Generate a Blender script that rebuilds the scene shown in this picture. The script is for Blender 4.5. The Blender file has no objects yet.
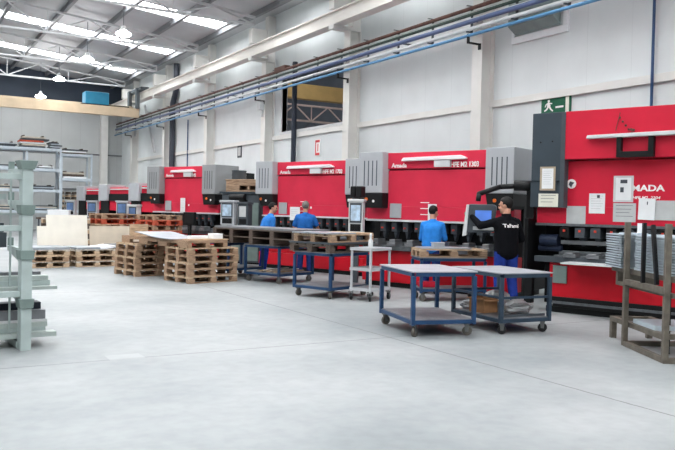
import bpy, bmesh, math, random
from mathutils import Vector, Matrix
random.seed(7)
C = bpy.context.scene.collection
sc = bpy.context.scene
sc.view_settings.view_transform = 'Standard'
sc.view_settings.look = 'None'
sc.view_settings.gamma = 1
sc.view_settings.use_curve_mapping = False
sc.view_settings.exposure = 0.06
sc.cycles.use_denoising = True
sc.cycles.max_bounces = 8
sc.cycles.diffuse_bounces = 5
sc.cycles.sample_clamp_indirect = 6
R_ = math.radians
PI = math.pi

# ------------------------------------------------------------ materials
def lin(c):
    return tuple(((v/255)/12.92 if v/255 <= .04045 else ((v/255+.055)/1.055)**2.4) for v in c) + (1,)
MATS = {}
def mat(name, col, rough=.5, metal=0, vary=.06, scale=6, bump=0, emit=0, wood=False):
    if name in MATS: return MATS[name]
    m = bpy.data.materials.new(name); m.use_nodes = True
    nt = m.node_tree; b = nt.nodes['Principled BSDF']
    b.inputs['Specular IOR Level'].default_value = .3 if rough < .8 else .12; b.inputs['Roughness'].default_value = rough; b.inputs['Metallic'].default_value = metal
    c = lin(col)
    if vary > 0:
        tc = nt.nodes.new('ShaderNodeTexCoord'); n = nt.nodes.new('ShaderNodeTexNoise')
        n.inputs['Scale'].default_value = scale; n.inputs['Detail'].default_value = 5
        mp = nt.nodes.new('ShaderNodeMapping')
        if wood: mp.inputs['Scale'].default_value = (1, 9, 9)
        nt.links.new(tc.outputs['Object'], mp.inputs['Vector']); nt.links.new(mp.outputs['Vector'], n.inputs['Vector'])
        r = nt.nodes.new('ShaderNodeValToRGB')
        r.color_ramp.elements[0].position = .3; r.color_ramp.elements[1].position = .7
        r.color_ramp.elements[0].color = tuple(max(0, v*(1-vary*2)) for v in c[:3])+(1,)
        r.color_ramp.elements[1].color = tuple(min(1, v*(1+vary)) for v in c[:3])+(1,)
        nt.links.new(n.outputs['Fac'], r.inputs['Fac']); nt.links.new(r.outputs['Color'], b.inputs['Base Color'])
        if bump:
            bp = nt.nodes.new('ShaderNodeBump'); bp.inputs['Strength'].default_value = bump; bp.inputs['Distance'].default_value = .01
            nt.links.new(n.outputs['Fac'], bp.inputs['Height']); nt.links.new(bp.outputs['Normal'], b.inputs['Normal'])
    else:
        b.inputs['Base Color'].default_value = c
    if emit:
        b.inputs['Emission Color'].default_value = c; b.inputs['Emission Strength'].default_value = emit
    MATS[name] = m
    return m
RED = mat('red_paint', (206, 32, 58), .42, 0, .05, 2)
RED_SHEEN = mat('light_red_paint', (216, 50, 76), .36, 0, .05, 2)  # paler copy of the red; glossy pinkish reflection is put into the colour
REDB = mat('red_bed_paint', (198, 20, 38), .4, 0, .06, 3)
REDP = mat('red_pallet_paint', (196, 92, 70), .8, 0, .2, 8)
GREY = mat('grey_cabinet', (172, 174, 178), .5, 0, .03, 3)
LGREY = mat('pale_grey_paint', (205, 207, 208), .45, 0, .03, 4)
DGREY = mat('dark_grey_paint', (72, 78, 84), .5, 0, .08, 5)
SLATE = mat('slate_panel', (58, 68, 76), .5, 0, .06, 3)
BLACK = mat('black_paint', (15, 16, 18), .5, 0, .1, 6)
TOOL = mat('tool_steel', (120, 124, 128), .35, .7, .12, 12)
STEEL = mat('bare_steel', (150, 152, 155), .35, .8, .1, 10)
RACKSTEEL = mat('brown_grey_steel', (116, 109, 99), .5, .35, .16, 9)
BLUE = mat('blue_cart_paint', (36, 66, 102), .45, 0, .07, 7)
DBLUE = mat('dark_blue_cart_paint', (50, 66, 82), .5, 0, .12, 7)
TOPGREY = mat('grey_cart_top', (168, 170, 176), .45, .25, .06, 4)
SHELFG = mat('worn_shelf_grey', (128, 130, 134), .5, .3, .12, 5)
RUBBER = mat('rubber', (34, 34, 36), .75, 0, .1, 9)
CASTER = mat('caster_zinc', (120, 122, 122), .4, .7, .08, 9)
WHEEL = mat('wheel_grey', (98, 94, 88), .6, 0, .15, 9)
WOOD = mat('pallet_wood', (196, 170, 142), .8, 0, .22, 5, .3, wood=True)
WOODB = mat('pallet_wood_brown', (168, 140, 116), .8, 0, .24, 5, .3, wood=True)
WOODD = mat('dark_pallet_wood', (98, 87, 80), .8, 0, .22, 5, .3, wood=True)
WOODG = mat('grey_pallet_wood', (204, 194, 180), .8, 0, .2, 5, .3, wood=True)
PLY = mat('pale_board', (244, 239, 227), .7, 0, .03, 3)
PLYT = mat('tan_board', (214, 201, 182), .7, 0, .06, 3)
GALV = mat('galvanised_sheet', (176, 184, 192), .35, .5, .06, 4)
WHITE = mat('white_film', (238, 240, 242), .35, 0, .02, 5)
TRAY = mat('pale_blue_grey_tray', (196, 208, 216), .4, .3, .04, 6)
GREEN = mat('pale_green_paint', (170, 183, 181), .5, 0, .06, 5)
GREEND = mat('grey_green_paint', (116, 132, 128), .5, 0, .08, 5)
PROFILE = mat('pale_profile', (178, 188, 184), .4, .4, .08, 5)
PAPER = mat('paper', (228, 229, 230), .8, 0, .02, 8)
PAPERG = mat('grey_paper', (190, 192, 192), .8, 0, .04, 8)
KRAFT = mat('kraft_tape', (176, 160, 138), .7, 0, .06, 8)
INK = mat('ink', (80, 84, 90), .8, 0, 0)
LETTER = mat('white_lettering', (240, 236, 234), .5, 0, 0)
SCREEN = mat('lit_screen', (88, 112, 150), .3, 0, .2, 4, emit=.1)
SCREENW = mat('lit_pale_screen', (176, 196, 214), .3, 0, .25, 8, emit=.15)
ORANGE = mat('orange_button', (226, 110, 40), .4, 0, 0)
REDDOT = mat('red_lever', (214, 70, 54), .4, 0, 0)
TUBE = mat('lamp_tube', (236, 228, 230), .3, 0, 0)
CREAM = mat('cream_crane_paint', (206, 186, 158), .5, 0, .06, 2)
BEAMW = mat('runway_beam_paint', (226, 222, 216), .5, 0, .03, 2)
TEAL = mat('teal_hoist', (40, 132, 168), .45, 0, .05, 3)
TRUSS = mat('grey_steelwork', (186, 188, 190), .5, 0, .05, 3)
PURLIN = mat('purlin_grey', (118, 120, 124), .5, .2, .05, 3)
ROOF = mat('roof_sheet', (178, 180, 184), .5, .1, .04, 1.2)
COLM = mat('column_paint', (222, 221, 217), .6, 0, .03, 2)
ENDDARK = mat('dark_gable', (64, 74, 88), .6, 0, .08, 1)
SHELFBLUE = mat('pale_blue_shelving', (196, 206, 214), .45, .2, .05, 4)
BLUEP = mat('bright_blue_pipe', (92, 144, 186), .4, 0, .04, 4)
VIOLET = mat('violet_blue_pipe', (92, 106, 140), .4, 0, .06, 4)
RUST = mat('rust_pipe', (96, 68, 60), .7, 0, .2, 6)
DKGREEN = mat('dark_green_pipe', (58, 74, 68), .5, 0, .1, 6)
DUCT = mat('grey_green_duct', (140, 154, 153), .5, .1, .06, 4)
NAVY = mat('navy_pipe', (52, 78, 118), .5, 0, .05, 5)
SIGNG = mat('sign_green', (24, 92, 66), .5, 0, 0)
SKIN = mat('skin', (204, 152, 128), .55, 0, .05, 18)
HAIRD = mat('dark_hair', (19, 16, 15), .7, 0, .2, 60, .4)
HAIRG = mat('grey_hair', (122, 116, 112), .7, 0, .2, 60, .4)
SHIRT = mat('blue_shirt', (50, 118, 194), .85, 0, .08, 14, .2)
SHIRTD = mat('mid_blue_shirt', (42, 104, 180), .85, 0, .08, 14, .2)
SHIRTL = mat('bright_blue_sweater', (48, 130, 214), .85, 0, .06, 14, .2)
JACKET = mat('black_jacket', (11, 12, 17), .85, 0, .12, 14, .2)
TROUS = mat('royal_blue_trousers', (36, 56, 134), .85, 0, .1, 14, .2)
TROUSD = mat('navy_trousers', (34, 50, 104), .85, 0, .1, 14, .2)
GLOVE = mat('green_glove', (72, 160, 140), .8, 0, .1, 14)
BOOT = mat('black_boot', (26, 25, 26), .6, 0, .1, 14)
EYEW = mat('eye', (40, 32, 28), .3, 0, 0)
LIP = mat('lip', (164, 96, 90), .5, 0, 0)
CARDB = mat('cardboard', (172, 128, 92), .8, 0, .08, 6)
def plastic_film():
    m = bpy.data.materials.new('clear_film'); m.use_nodes = True
    b = m.node_tree.nodes['Principled BSDF']
    b.inputs['Base Color'].default_value = (.75, .77, .78, 1); b.inputs['Roughness'].default_value = .18
    b.inputs['Transmission Weight'].default_value = .45
    return m
FILM = plastic_film()

# ------------------------------------------------------------ mesh builder
class MB:
    def __init__(s): s.v = []; s.f = []; s.mi = []; s.m = 0
    def add(s, vs, fs, M=None):
        o = len(s.v)
        s.v += [tuple(M @ Vector(p)) if M else tuple(p) for p in vs]
        s.f += [tuple(i+o for i in f) for f in fs]; s.mi += [s.m]*len(fs)
        return s
    def box(s, x0, x1, y0, y1, z0, z1, M=None):
        vs = [(x, y, z) for z in (z0, z1) for y in (y0, y1) for x in (x0, x1)]
        return s.add(vs, [(0,2,3,1),(4,5,7,6),(0,1,5,4),(2,6,7,3),(0,4,6,2),(1,3,7,5)], M)
    def bar(s, p, q, w, h, up=(0, 0, 1)):
        p, q = Vector(p), Vector(q); d = q-p; L = d.length; d.normalize(); u = Vector(up)
        if abs(d.dot(u)) > .99: u = Vector((0, 1, 0))
        sd = d.cross(u).normalized(); u = sd.cross(d)
        M = Matrix((sd, d, u)).transposed().to_4x4(); M.translation = p
        return s.box(-w/2, w/2, 0, L, -h/2, h/2, M)
    def tube(s, p, q, r0, r1=None, n=12):
        r1 = r0 if r1 is None else r1
        p, q = Vector(p), Vector(q); d = (q-p).normalized()
        a = d.orthogonal().normalized(); b = d.cross(a)
        vs = []
        for c, r in ((p, r0), (q, r1)):
            for k in range(n):
                t = 2*PI*k/n; vs.append(c+(a*math.cos(t)+b*math.sin(t))*r)
        fs = [(k, (k+1) % n, n+(k+1) % n, n+k) for k in range(n)]+[tuple(range(n-1, -1, -1)), tuple(range(n, 2*n))]
        return s.add(vs, fs)
    def path(s, pts, r, n=10):
        for a, b in zip(pts, pts[1:]): s.tube(a, b, r, n=n)
        for p in pts[1:-1]: s.ball(p, r, n=n)
        return s
    def ball(s, c, r, n=10, sx=1, sy=1, sz=1):
        c = Vector(c); vs = [c+Vector((0, 0, r*sz))]; m = max(4, n//2+1)
        for i in range(1, m):
            t = PI*i/m
            for k in range(n):
                u = 2*PI*k/n; vs.append(c+Vector((r*sx*math.sin(t)*math.cos(u), r*sy*math.sin(t)*math.sin(u), r*sz*math.cos(t))))
        vs.append(c-Vector((0, 0, r*sz)))
        fs = [(0, 1+k, 1+(k+1) % n) for k in range(n)]
        for i in range(m-2):
            for k in range(n): fs.append((1+i*n+k, 1+(i+1)*n+k, 1+(i+1)*n+(k+1) % n, 1+i*n+(k+1) % n))
        L = len(vs)-1; o = 1+(m-2)*n
        fs += [(L, o+(k+1) % n, o+k) for k in range(n)]
        return s.add(vs, fs)
    def capsule(s, p, q, r0, r1, n=12):
        s.tube(p, q, r0, r1, n); s.ball(p, r0, n); s.ball(q, r1, n); return s
    def prism(s, poly, y0, y1, M=None):          # polygon in xz, swept along y
        n = len(poly)
        vs = [(x, y0, z) for x, z in poly]+[(x, y1, z) for x, z in poly]
        return s.add(vs, [tuple(range(n)), tuple(range(2*n-1, n-1, -1))]+[(k, n+k, n+(k+1) % n, (k+1) % n) for k in range(n)], M)
    def lathe(s, c, prof, n=14):                  # profile (r, z)
        o = len(prof); vs = []
        for r, z in prof:
            for k in range(n): vs.append((c[0]+r*math.cos(2*PI*k/n), c[1]+r*math.sin(2*PI*k/n), c[2]+z))
        fs = [(i*n+k, i*n+(k+1) % n, (i+1)*n+(k+1) % n, (i+1)*n+k) for i in range(o-1) for k in range(n)]
        fs += [tuple(range(n-1, -1, -1)), tuple((o-1)*n+k for k in range(n))]
        return s.add(vs, fs)
    def mesh(s, name, mats):
        me = bpy.data.meshes.new(name); me.from_pydata(s.v, [], s.f)
        for m in (mats if isinstance(mats, (list, tuple)) else [mats]): me.materials.append(m)
        if max(s.mi, default=0): me.polygons.foreach_set('material_index', s.mi)
        bm = bmesh.new(); bm.from_mesh(me); bmesh.ops.recalc_face_normals(bm, faces=bm.faces); bm.to_mesh(me); bm.free()
        return me
def obj(name, me, parent=None, bevel=0, smooth=False, label=None):
    o = bpy.data.objects.new(name, me); C.objects.link(o)
    if parent: o.parent = parent
    if bevel:
        b = o.modifiers.new('edge', 'BEVEL'); b.width = bevel; b.segments = 2; b.limit_method = 'ANGLE'
    if smooth: me.polygons.foreach_set('use_smooth', [True]*len(me.polygons))
    if label: o['label'] = label
    return o
def part(name, mb, mats, parent, bevel=0, smooth=False, label=None):
    return obj(name, mb.mesh(name, mats), parent, bevel, smooth, label)
def tag(o, label, cat, group=None, kind=None):
    o['label'] = label; o['category'] = cat
    if group: o['group'] = group
    if kind: o['kind'] = kind
    return o
def thing(name, label, cat, loc=(0, 0, 0), rz=0, group=None):
    o = bpy.data.objects.new(name, None); C.objects.link(o); o.empty_display_size = .1
    o.location = loc; o.rotation_euler = (0, 0, rz)
    return tag(o, label, cat, group)
def solo(name, mb, mats, label, cat, loc=(0, 0, 0), rz=0, group=None, bevel=0, smooth=False):
    o = obj(name, mb.mesh(name, mats), None, bevel, smooth); o.location = loc; o.rotation_euler = (0, 0, rz)
    return tag(o, label, cat, group)
def struct(name, mb, mats, bevel=0, parent=None):
    o = obj(name, mb.mesh(name, mats), parent, bevel)
    if not parent: o['kind'] = 'structure'
    return o
def kids(r): return [c for c in r.children]
def dup(root, loc, rz, label, group=None):
    def cp(o, par):
        c = o.copy(); C.objects.link(c); c.parent = par
        for k in kids(o): cp(k, c)
        return c
    r = cp(root, None); r.location = loc; r.rotation_euler = (0, 0, rz); r['label'] = label
    if group: r['group'] = group
    return r
def rot2(x, y, a): return (x*math.cos(a)-y*math.sin(a), x*math.sin(a)+y*math.cos(a))
def text_mesh(body, size, ext=.002, sx=1.0, bold=0.0):
    cu = bpy.data.curves.new('lettering', 'FONT'); cu.body = body; cu.size = size; cu.extrude = ext; cu.offset = bold
    cu.align_x = 'LEFT'; cu.align_y = 'BOTTOM_BASELINE'; cu.resolution_u = 3
    o = bpy.data.objects.new('lettering', cu); C.objects.link(o)
    dg = bpy.context.evaluated_depsgraph_get(); me = bpy.data.meshes.new_from_object(o.evaluated_get(dg))
    bpy.data.objects.remove(o); bpy.data.curves.remove(cu)
    M = Matrix.Rotation(PI/2, 4, 'X') @ Matrix.Diagonal((sx, 1, 1, 1))
    me.transform(M); return me
def lettering(body, size, pos, parent, sx=1.0, m=LETTER, bold=0.0, shear=0, rot=None):
    me = text_mesh(body, size, .003, sx, bold)
    if shear: me.transform(Matrix(((1, 0, shear, 0), (0, 1, 0, 0), (0, 0, 1, 0), (0, 0, 0, 1))))
    if rot: me.transform(rot)
    me.materials.clear(); me.materials.append(m)
    o = obj('lettering', me, parent); o.location = pos
    return o

# ------------------------------------------------------------ camera
cd = bpy.data.cameras.new('camera'); cam = bpy.data.objects.new('camera', cd); C.objects.link(cam); sc.camera = cam
yaw, pit, rol, H = .5335, .021, .0222, 1.58
Fv = Vector((math.sin(yaw)*math.cos(pit), math.cos(yaw)*math.cos(pit), -math.sin(pit)))
Rv = Vector((math.cos(yaw), -math.sin(yaw), 0)); Uv = Rv.cross(Fv)
R2 = Rv*math.cos(rol)+Uv*math.sin(rol); U2 = Uv*math.cos(rol)-Rv*math.sin(rol)
Mc = Matrix((R2, U2, -Fv)).transposed().to_4x4(); Mc.translation = (0, 0, H)
cam.matrix_world = Mc
cd.sensor_width = 36; cd.lens = 760/675*36; cd.clip_end = 300

# ------------------------------------------------------------ setting
WX, Y0, Y1, XL = 12.4, -14.0, 47.5, -16.0
def concrete():
    m = bpy.data.materials.new('concrete_floor'); m.use_nodes = True; nt = m.node_tree; L = nt.links.new
    b = nt.nodes['Principled BSDF']; N = nt.nodes.new
    g = N('ShaderNodeNewGeometry'); sep = N('ShaderNodeSeparateXYZ'); L(g.outputs['Position'], sep.inputs[0])
    n1 = N('ShaderNodeTexNoise'); n1.inputs['Scale'].default_value = .4; n1.inputs['Detail'].default_value = 6; n1.inputs['Roughness'].default_value = .6
    n2 = N('ShaderNodeTexNoise'); n2.inputs['Scale'].default_value = 7; n2.inputs['Detail'].default_value = 6
    L(g.outputs['Position'], n1.inputs['Vector']); L(g.outputs['Position'], n2.inputs['Vector'])
    r1 = N('ShaderNodeValToRGB'); e = r1.color_ramp.elements; e[0].position = .36; e[1].position = .62
    e[0].color = lin((130, 136, 138)); e[1].color = lin((160, 163, 164)); L(n1.outputs['Fac'], r1.inputs['Fac'])
    r2 = N('ShaderNodeValToRGB'); e = r2.color_ramp.elements; e[0].position = .3; e[1].position = .6
    e[0].color = (.9, .9, .9, 1); e[1].color = (1, 1, 1, 1); L(n2.outputs['Fac'], r2.inputs['Fac'])
    mx = N('ShaderNodeMix'); mx.data_type = 'RGBA'; mx.blend_type = 'MULTIPLY'; mx.inputs['Factor'].default_value = 1
    L(r1.outputs['Color'], mx.inputs[6]); L(r2.outputs['Color'], mx.inputs[7])
    def ma(op, a, b_=None):
        x = N('ShaderNodeMath'); x.operation = op
        for i, v in enumerate((a, b_)):
            if v is None: continue
            if isinstance(v, (int, float)): x.inputs[i].default_value = v
            else: L(v, x.inputs[i])
        return x.outputs[0]
    wob = ma('MULTIPLY', ma('SUBTRACT', n2.outputs['Fac'], .5), .03)
    def seam(axis, v0, step, w):
        t = ma('ADD', ma('SUBTRACT', axis, v0), wob)
        t = ma('ABSOLUTE', ma('SUBTRACT', ma('FRACT', ma('ADD', ma('DIVIDE', t, step), .5)), .5))
        return ma('LESS_THAN', ma('MULTIPLY', t, step), w)
    sm = ma('MAXIMUM', seam(sep.outputs[0], SEAM_X, 5.4, .012), seam(sep.outputs[1], SEAM_Y, 6.2, .010))
    mx2 = N('ShaderNodeMix'); mx2.data_type = 'RGBA'; L(ma('MULTIPLY', sm, .85), mx2.inputs['Factor'])
    L(mx.outputs[2], mx2.inputs[6]); mx2.inputs[7].default_value = lin((98, 98, 96))
    # a pale repair patch at the joint
    def inside(ax, lo, hi): return ma('MULTIPLY', ma('GREATER_THAN', ax, lo), ma('LESS_THAN', ax, hi))
    pm = ma('MULTIPLY', inside(ma('ADD', sep.outputs[0], wob), PATCH[0], PATCH[1]), inside(ma('ADD', sep.outputs[1], wob), PATCH[2], PATCH[3]))
    mx3 = N('ShaderNodeMix'); mx3.data_type = 'RGBA'; L(ma('MULTIPLY', pm, .35), mx3.inputs['Factor'])
    L(mx2.outputs[2], mx3.inputs[6]); mx3.inputs[7].default_value = lin((176, 178, 179))
    L(mx3.outputs[2], b.inputs['Base Color']); b.inputs['Roughness'].default_value = .55
    rr = N('ShaderNodeMapRange'); rr.inputs[3].default_value = .4; rr.inputs[4].default_value = .65
    L(n1.outputs['Fac'], rr.inputs[0]); L(rr.outputs[0], b.inputs['Roughness'])
    return m
SEAM_X, SEAM_Y = 5.37, 7.76
PATCH = (1.94, 2.3, 7.74, 8.0)
struct('floor', MB().box(XL, WX+.2, Y0, Y1, -.2, 0), concrete())

def panel_mat(name, col, axis, step, jointcol, jw=.012):
    m = bpy.data.materials.new(name); m.use_nodes = True; nt = m.node_tree; L = nt.links.new; N = nt.nodes.new
    b = nt.nodes['Principled BSDF']; b.inputs['Roughness'].default_value = .5
    g = N('ShaderNodeNewGeometry'); sep = N('ShaderNodeSeparateXYZ'); L(g.outputs['Position'], sep.inputs[0])
    d = N('ShaderNodeMath'); d.operation = 'DIVIDE'; L(sep.outputs[axis], d.inputs[0]); d.inputs[1].default_value = step
    f = N('ShaderNodeMath'); f.operation = 'FRACT'; L(d.outputs[0], f.inputs[0])
    l = N('ShaderNodeMath'); l.operation = 'LESS_THAN'; L(f.outputs[0], l.inputs[0]); l.inputs[1].default_value = jw/step
    n = N('ShaderNodeTexNoise'); n.inputs['Scale'].default_value = .8; n.inputs['Detail'].default_value = 5; L(g.outputs['Position'], n.inputs['Vector'])
    r = N('ShaderNodeValToRGB'); e = r.color_ramp.elements; e[0].position = .3; e[1].position = .65
    c = lin(col); e[0].color = tuple(v*.9 for v in c[:3])+(1,); e[1].color = c; L(n.outputs['Fac'], r.inputs['Fac'])
    mx = N('ShaderNodeMix'); mx.data_type = 'RGBA'; L(l.outputs[0], mx.inputs['Factor']); L(r.outputs['Color'], mx.inputs[6]); mx.inputs[7].default_value = lin(jointcol)
    L(mx.outputs[2], b.inputs['Base Color'])
    return m
WALLM = panel_mat('white_wall_panel', (219, 224, 225), 1, 1.1, (205, 210, 211))
ENDM = panel_mat('end_wall_panel', (186, 189, 189), 0, 1.1, (170, 171, 172), .02)
# side wall with the opening into the next hall
OY0, OY1, OZ0, OZ1 = 20.75, 25.15, 4.35, 6.35
w = MB()
w.box(WX, WX+.18, Y0, OY0, 0, 9.0); w.box(WX, WX+.18, OY1, Y1, 0, 9.0)
w.box(WX, WX+.18, OY0, OY1, 0, OZ0); w.box(WX, WX+.18, OY0, OY1, OZ1, 9.0)
struct('wall_right', w, WALLM)
fr = MB()
fr.box(WX-.03, WX+.2, OY0-.08, OY0, OZ0-.1, OZ1); fr.box(WX-.03, WX+.2, OY1, OY1+.08, OZ0-.1, OZ1)
fr.box(WX-.05, WX+.2, OY0-.08, OY1+.08, OZ0-.1, OZ0); fr.box(WX-.03, WX+.2, OY0-.08, OY1+.08, OZ1, OZ1+.08)
struct('window_1', fr, LGREY)
# the next hall, seen through the opening
a = MB(); a.box(26, 26.2, 12, 62, 0, 12); struct('wall_next_hall', a, mat('next_hall_cladding', (104, 110, 120), .6, 0, .06, 1)); a = MB().box(16, 17.5, 20, 55, 11.4, 11.45); struct('window_next_hall', a, mat('next_hall_skylight', (248, 250, 252), .4, 0, 0, emit=7))  # glowing strip is an added, unseen fill that brightens the next hall
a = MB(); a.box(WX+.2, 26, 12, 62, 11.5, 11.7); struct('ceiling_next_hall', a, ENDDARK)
a = MB(); a.box(WX+.25, 26, 34.6, 35.1, 7.2, 7.95); struct('trim_next_hall', a, mat('ochre_girder', (206, 172, 112), .5, 0, .05, 2))
def truss_mb(xa, xb, Y, zb, ztop, step, th=.09, wb=.06):
    m = MB(); m.bar((xa, Y, zb), (xb, Y, zb), .12, th)
    m.bar((xa, Y, ztop(xa)), (xb, Y, ztop(xb)), .12, th)
    n = int(round(abs(xb-xa)/step)); s = (xb-xa)/n
    for k in range(n):
        x0, x1 = xa+s*k, xa+s*(k+1); xm = (x0+x1)/2
        m.bar((x0, Y, zb), (xm, Y, ztop(xm)), wb, wb); m.bar((xm, Y, ztop(xm)), (x1, Y, zb), wb, wb)
        m.bar((x0, Y, zb), (x0, Y, ztop(x0)), wb*.8, wb*.8)
    return m
a = truss_mb(WX+.3, 26, 34.0, 5.98, lambda x: 6.76, 1.9); a2 = truss_mb(WX+.3, 26, 46.0, 6.4, lambda x: 7.6, 2.2); struct('beam_next_hall_far', a2, PURLIN); struct('beam_next_hall', a, mat('pinkish_steel', (206, 184, 176), .5, 0, .05, 3))

a = MB(); a.box(XL, WX, Y1, Y1+.2, 0, 7.5); struct('wall_end', a, ENDM)
a = MB(); a.box(XL, WX, Y1, Y1+.2, 7.5, 14); struct('wall_gable', a, ENDDARK)  # dark tone paints in the lack of light on the upper wall
a = MB(); a.box(XL, WX, Y1-.06, Y1, 4.52, 4.6); struct('trim_end', a, PURLIN)
a = MB(); a.box(XL, WX, Y1-.06, Y1, 2.4, 2.46); struct('trim_end_lower', a, PURLIN)

zr = lambda x: 8.78+.1*(12.4-x)
YB = [Y0+.0]
STRIPS = [42.0-6.45*k for k in range(9)]       # centre of every skylight strip
TY = [43.98-6.0*k for k in range(10)]           # trusses and columns
roof = MB(); ys = [Y0]
def slab(y0, y1, xa=XL, xb=WX+.2, t=.08):
    roof.add([(xa, y0, zr(xa)), (xb, y0, zr(xb)), (xb, y1, zr(xb)), (xa, y1, zr(xa)),
              (xa, y0, zr(xa)+t), (xb, y0, zr(xb)+t), (xb, y1, zr(xb)+t), (xa, y1, zr(xa)+t)],
             [(0,3,2,1),(4,5,6,7),(0,1,5,4),(1,2,6,5),(2,3,7,6),(3,0,4,7)])
cur = Y0; SW = 1.15; SX = 11.55
for y in sorted(STRIPS):
    slab(cur, y-SW/2); slab(y-SW/2, y+SW/2, SX); cur = y+SW/2
slab(cur, Y1+.2)
struct('ceiling', roof, ROOF)
SKYL = mat('skylight_panel', (250, 252, 253), .4, 0, 0, emit=16.5)
for k, y in enumerate(sorted(STRIPS)):
    s = MB(); s.add([(XL, y-SW/2, zr(XL)+.03), (SX, y-SW/2, zr(SX)+.03), (SX, y+SW/2, zr(SX)+.03), (XL, y+SW/2, zr(XL)+.03),
                     (XL, y-SW/2, zr(XL)+.05), (SX, y-SW/2, zr(SX)+.05), (SX, y+SW/2, zr(SX)+.05), (XL, y+SW/2, zr(XL)+.05)],
                    [(0,3,2,1),(4,5,6,7),(0,1,5,4),(1,2,6,5),(2,3,7,6),(3,0,4,7)])
    struct('window_%d' % (k+2), s, SKYL)
for x in [11.7-1.9*k for k in range(12)]:
    p = MB(); p.box(x-.07, x+.07, Y0, Y1, zr(x)-.2, zr(x)-.01); struct('beam', p, PURLIN)
for y in TY[:8]:
    struct('roof_truss', truss_mb(11.6, -13.4, y, 8.33, lambda x: zr(x)-.27, 3.1, .08, .05), TRUSS)
    c = MB()
    c.box(WX-.4, WX-.375, y-.18, y+.18, 0, 7.0); c.box(WX-.03, WX, y-.18, y+.18, 0, 7.0); c.box(WX-.38, WX-.02, y-.06, y+.06, 0, 7.0)
    c.box(WX-.98, WX, y-.15, y+.15, 7.0, 7.12)
    c.box(WX-.3, WX, y-.14, y+.14, 7.12, 8.7)
    struct('column', c, COLM, .006)
    c = MB(); c.box(WX-.9, WX-.3, y-.0, y+.3, 7.65, 8.2); struct('trim_haunch', c, COLM, .01)
for x in (11.25, 4.9, -1.4):
    c = MB(); c.box(x-.2, x+.2, Y1-.45, Y1, 0, 7.4); struct('column', c, COLM, .006)
# wall rails between the columns
for i in range(7):
    ya, yb = TY[i+1]+.18, TY[i]-.18
    c = MB(); c.box(WX-.07, WX, ya, yb, 4.08, 4.24)
    struct('trim_rail', c, COLM, .005)
    for yy in (ya, yb):
        pass

# crane runway beam and bridge crane
m = MB(); m.box(11.42, 11.78, Y0, 46.6, 7.12, 7.16); m.box(11.42, 11.78, Y0, 46.6, 7.5, 7.54); m.box(11.5, 11.7, Y0, 46.6, 7.16, 7.5); m.box(11.57, 11.63, Y0, 46.6, 7.54, 7.6)
solo('crane_runway_beam', m, BEAMW, 'long white crane runway beam carried on the wall columns', 'beam')
cr = thing('bridge_crane', 'cream overhead bridge crane spanning the far end of the hall', 'crane', (0, 41, -.55))
part('girder', MB().box(-13, 11.4, -.75, -.45, 6.75, 7.22), CREAM, cr, .01)
part('girder', MB().box(-13, 11.4, .45, .75, 7.05, 7.45), CREAM, cr, .01)
part('walkway', MB().box(-13, 10.5, -.45, .45, 7.22, 7.25), LGREY, cr)
part('end_carriage', MB().box(11.3, 11.75, -1.3, 1.3, 8.15, 8.32).box(11.2, 11.38, -.9, -.6, 7.2, 8.3).box(11.2, 11.38, .6, .9, 7.2, 8.3), mat('carriage_grey', (96, 104, 108), .5, 0, .05, 4), cr, .02)
part('hoist', MB().box(8.7, 9.9, -.4, .4, 7.3, 7.95), TEAL, cr, .04, label='teal blue hoist box on the girders')
part('hoist_base', MB().box(8.5, 10.4, -.5, .5, 7.2, 7.3).box(10.1, 10.9, -.6, -.3, 7.0, 7.3), BLACK, cr)

# high bay lamps
LAMPW = mat('lamp_glow', (255, 252, 250), .3, 0, 0, emit=60)
lampm = None
for i, (x, y, tx) in enumerate(((7.2, 27.6, 'highest hanging lamp, nearest the camera'), (7.2, 33.4, 'second hanging lamp from the highest'), (7.2, 39.6, 'third hanging lamp, above the crane girder'), (7.15, 44.6, 'farthest hanging lamp, low in front of the dark gable'))):
    t = thing('high_bay_lamp', 'glowing white high bay lamp, '+tx, 'lamp', (x, y, 7.4 if i == 3 else 7.68), 0, 'high bay lamps in a row under the roof')
    if lampm is None:
        lampm = (MB().lathe((0, 0, 0), [(.16, .1), (.15, .14), (.1, .22), (.07, .3), (.02, .32)]).mesh('lamp_shade', LGREY),
                 MB().lathe((0, 0, 0), [(.05, -.07), (.22, -.05), (.28, .0), (.24, .06), (.1, .1)]).mesh('bulb', LAMPW))
    obj('lamp_shade', lampm[0], t, 0, True); obj('bulb', lampm[1], t, 0, True)
    part('cord', MB().tube((0, 0, .3), (0, 0, zr(x)-(7.4 if i == 3 else 7.69)), .012, n=6), DGREY, t)

# pipe run on the side wall
pr = thing('pipe_run', 'bundle of wall pipes running along the side wall below the crane beam', 'pipes', (0, 0, 0))
for z, x, r, m_, lb in ((6.36, 11.74, .045, RUST, 'rust brown top pipe'), (6.21, 11.74, .035, DKGREEN, 'dark green pipe'), (6.04, 11.70, .055, VIOLET, 'violet blue thick pipe'),
                       (5.88, 11.74, .045, LGREY, 'pale grey pipe'), (6.285, 11.78, .022, LGREY, 'thin upper pale pipe'), (6.12, 11.78, .022, LGREY, 'thin lower pale pipe'), (5.70, 11.64, .036, BLUEP, 'bright blue pipe')):
    part('pipe', MB().tube((x, 2, z), (x, 46.2, z), r, n=12), m_, pr, 0, True, lb)
for k in range(29):
    y = 3.48+1.5*k
    part('hanger', MB().box(11.8, 11.84, y-.025, y+.025, 5.82, 6.42).box(11.66, 11.84, y-.02, y+.02, 5.8, 5.83).box(11.66, 11.84, y-.02, y+.02, 6.42, 6.44).box(11.8, (WX-.4 if (k+1) % 4 == 0 else WX) if k % 2 else 11.86, y-.02, y+.02, 6.08, 6.12), DGREY, pr)
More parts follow.
